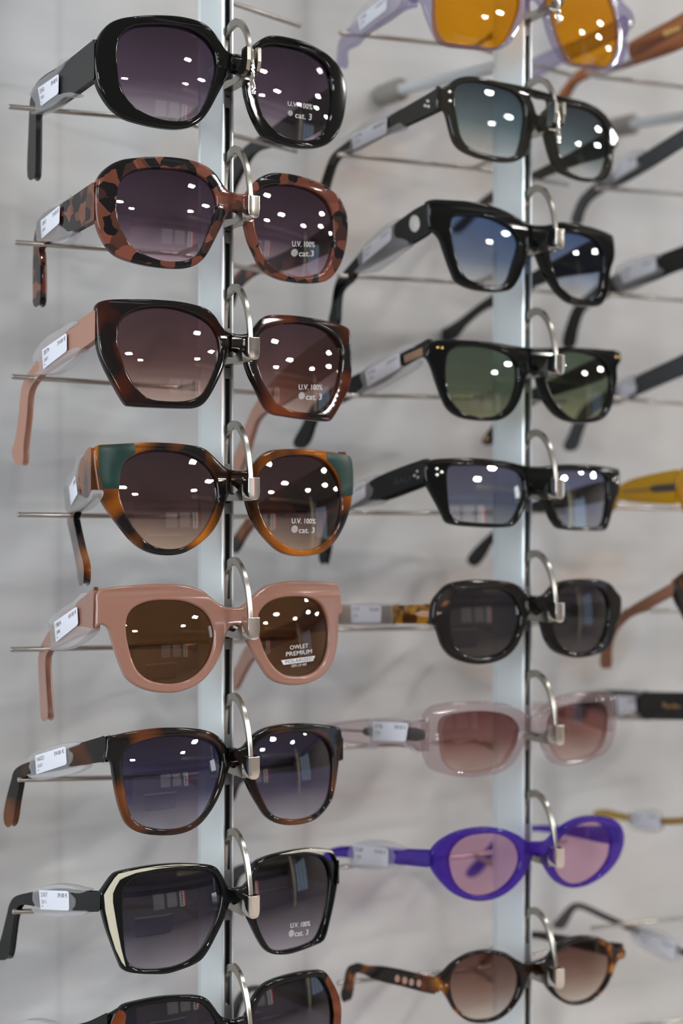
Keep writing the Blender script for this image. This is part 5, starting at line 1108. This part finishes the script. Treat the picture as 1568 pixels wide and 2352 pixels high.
side_pair(4, 1632, 815, GREYT, LGRY, 'slate grey sunglasses temple reaching in right of the green lensed pair',
    [(1650, 778), (1562, 822), (1460, 869), (1400, 900), (1350, 930), (1325, 965), (1310, 1000), (1299, 1026), (1309, 1034), (1321, 1026), (1330, 1000), (1346, 962), (1375, 937), (1420, 922), (1475, 898), (1565, 859), (1650, 822)], GREYT,
    ('blurred price tag right of the green lensed pair', [(1418, 886), (1456, 868), (1460, 900), (1422, 920)], [(1405, 905), (1416, 880), (1458, 860), (1472, 864), (1460, 872), (1468, 892), (1440, 915), (1410, 930)], ('149.00 €', '3134', '26')))
side_pair(5, 1556, 1105, YELLOW, LAMB, 'clear yellow sunglasses with only the left temple and frame corner in view',
    [(1575, 1080), (1550, 1083), (1476, 1098), (1450, 1106), (1428, 1118), (1405, 1135), (1390, 1170), (1400, 1175), (1415, 1148), (1430, 1145), (1451, 1150), (1550, 1155), (1575, 1155)], YELLOW,
    plates=[([(1488, 1122), (1500, 1114), (1550, 1110), (1550, 1128), (1500, 1131)], CORE, 'wire_core'), ([(1430, 1127), (1488, 1121), (1488, 1127), (1430, 1131)], TANP, 'wire_core')], half=1.9)
side_pair(6, 1553, 1345, TORT_SML, LDRK, 'dark tortoiseshell sunglasses with a tan temple, at the right edge beside the near black pair',
    [(1570, 1330), (1546, 1342), (1500, 1368), (1451, 1397), (1420, 1420), (1395, 1455), (1385, 1500), (1386, 1530), (1396, 1532), (1399, 1490), (1411, 1450), (1441, 1417), (1476, 1401), (1548, 1363), (1570, 1358)], TANP)
G7, T7 = side_pair(7, 1640, 1612, BLACK_MATT, LDRK, 'black sunglasses temple with gold script at the right edge above the purple pair',
    [(1660, 1598), (1568, 1594), (1485, 1592), (1400, 1588), (1360, 1592), (1335, 1610), (1325, 1650), (1335, 1652), (1350, 1625), (1375, 1630), (1415, 1645), (1490, 1649), (1568, 1650), (1660, 1650)], principled('piano_black_acetate', (.006, .006, .006), .2),
    ('blurred blank price tag beside the crystal pink pair', [(1414, 1598), (1458, 1600), (1462, 1646), (1420, 1644)], [(1405, 1600), (1415, 1592), (1460, 1592), (1485, 1585), (1462, 1606), (1465, 1640), (1490, 1655), (1460, 1652), (1420, 1650)], ('149', '', '')))
V0, Fc = text_uv('Ray-Ban')
q7 = [(1522, 1613), (1562, 1617), (1562, 1631), (1522, 1629)]
mesh_obj('temple_lettering', [G7.F.loc(T7.glob(T7.on(*bilin(q7, x, y), T7.half + .06, False))) for x, y in V0], Fc, GOLD, parent=[o for o in bpy.data.objects if o.parent is None and o.get('label', '').startswith('black sunglasses temple with gold')][0])
side_pair(8, 1640, 1880, principled('gold_wire', (.62, .42, .12), .25, metal=1.), LBRN, 'gold wire sunglasses temple with a dark ear tip behind the purple pair',
    [(1660, 1868), (1568, 1880), (1520, 1882), (1442, 1873), (1414, 1868), (1390, 1862), (1370, 1864), (1366, 1870), (1385, 1873), (1414, 1878), (1442, 1883), (1520, 1891), (1568, 1890), (1660, 1884)], principled('gold_wire_temple', (.62, .42, .12), .25, metal=1.),
    ('blurred price tag on the gold wire temple right of the purple pair', [(1450, 1868), (1514, 1868), (1516, 1903), (1452, 1898)], [(1444, 1872), (1452, 1862), (1512, 1862), (1520, 1880), (1518, 1908), (1452, 1903)], ('149.00 €', '31', '26')), half=1.0)
side_pair(9, 1640, 2215, CORE, LGRY, 'thin grey wire sunglasses temple with a dark paddle tip near the bottom right',
    [(1660, 2218), (1568, 2182), (1505, 2152), (1443, 2126), (1391, 2103), (1335, 2078), (1318, 2077), (1300, 2092), (1285, 2110), (1272, 2126), (1290, 2131), (1300, 2118), (1312, 2096), (1325, 2084), (1388, 2109), (1440, 2132), (1503, 2159), (1568, 2190), (1660, 2226)], CORE,
    ('blurred price tag hanging on the thin wire temple at the bottom right', [(1470, 2138), (1552, 2168), (1548, 2205), (1466, 2165)], [(1448, 2130), (1480, 2128), (1545, 2150), (1568, 2175), (1552, 2210), (1500, 2190), (1462, 2168)], ('149.00 €', '31', '26')), half=1.0)
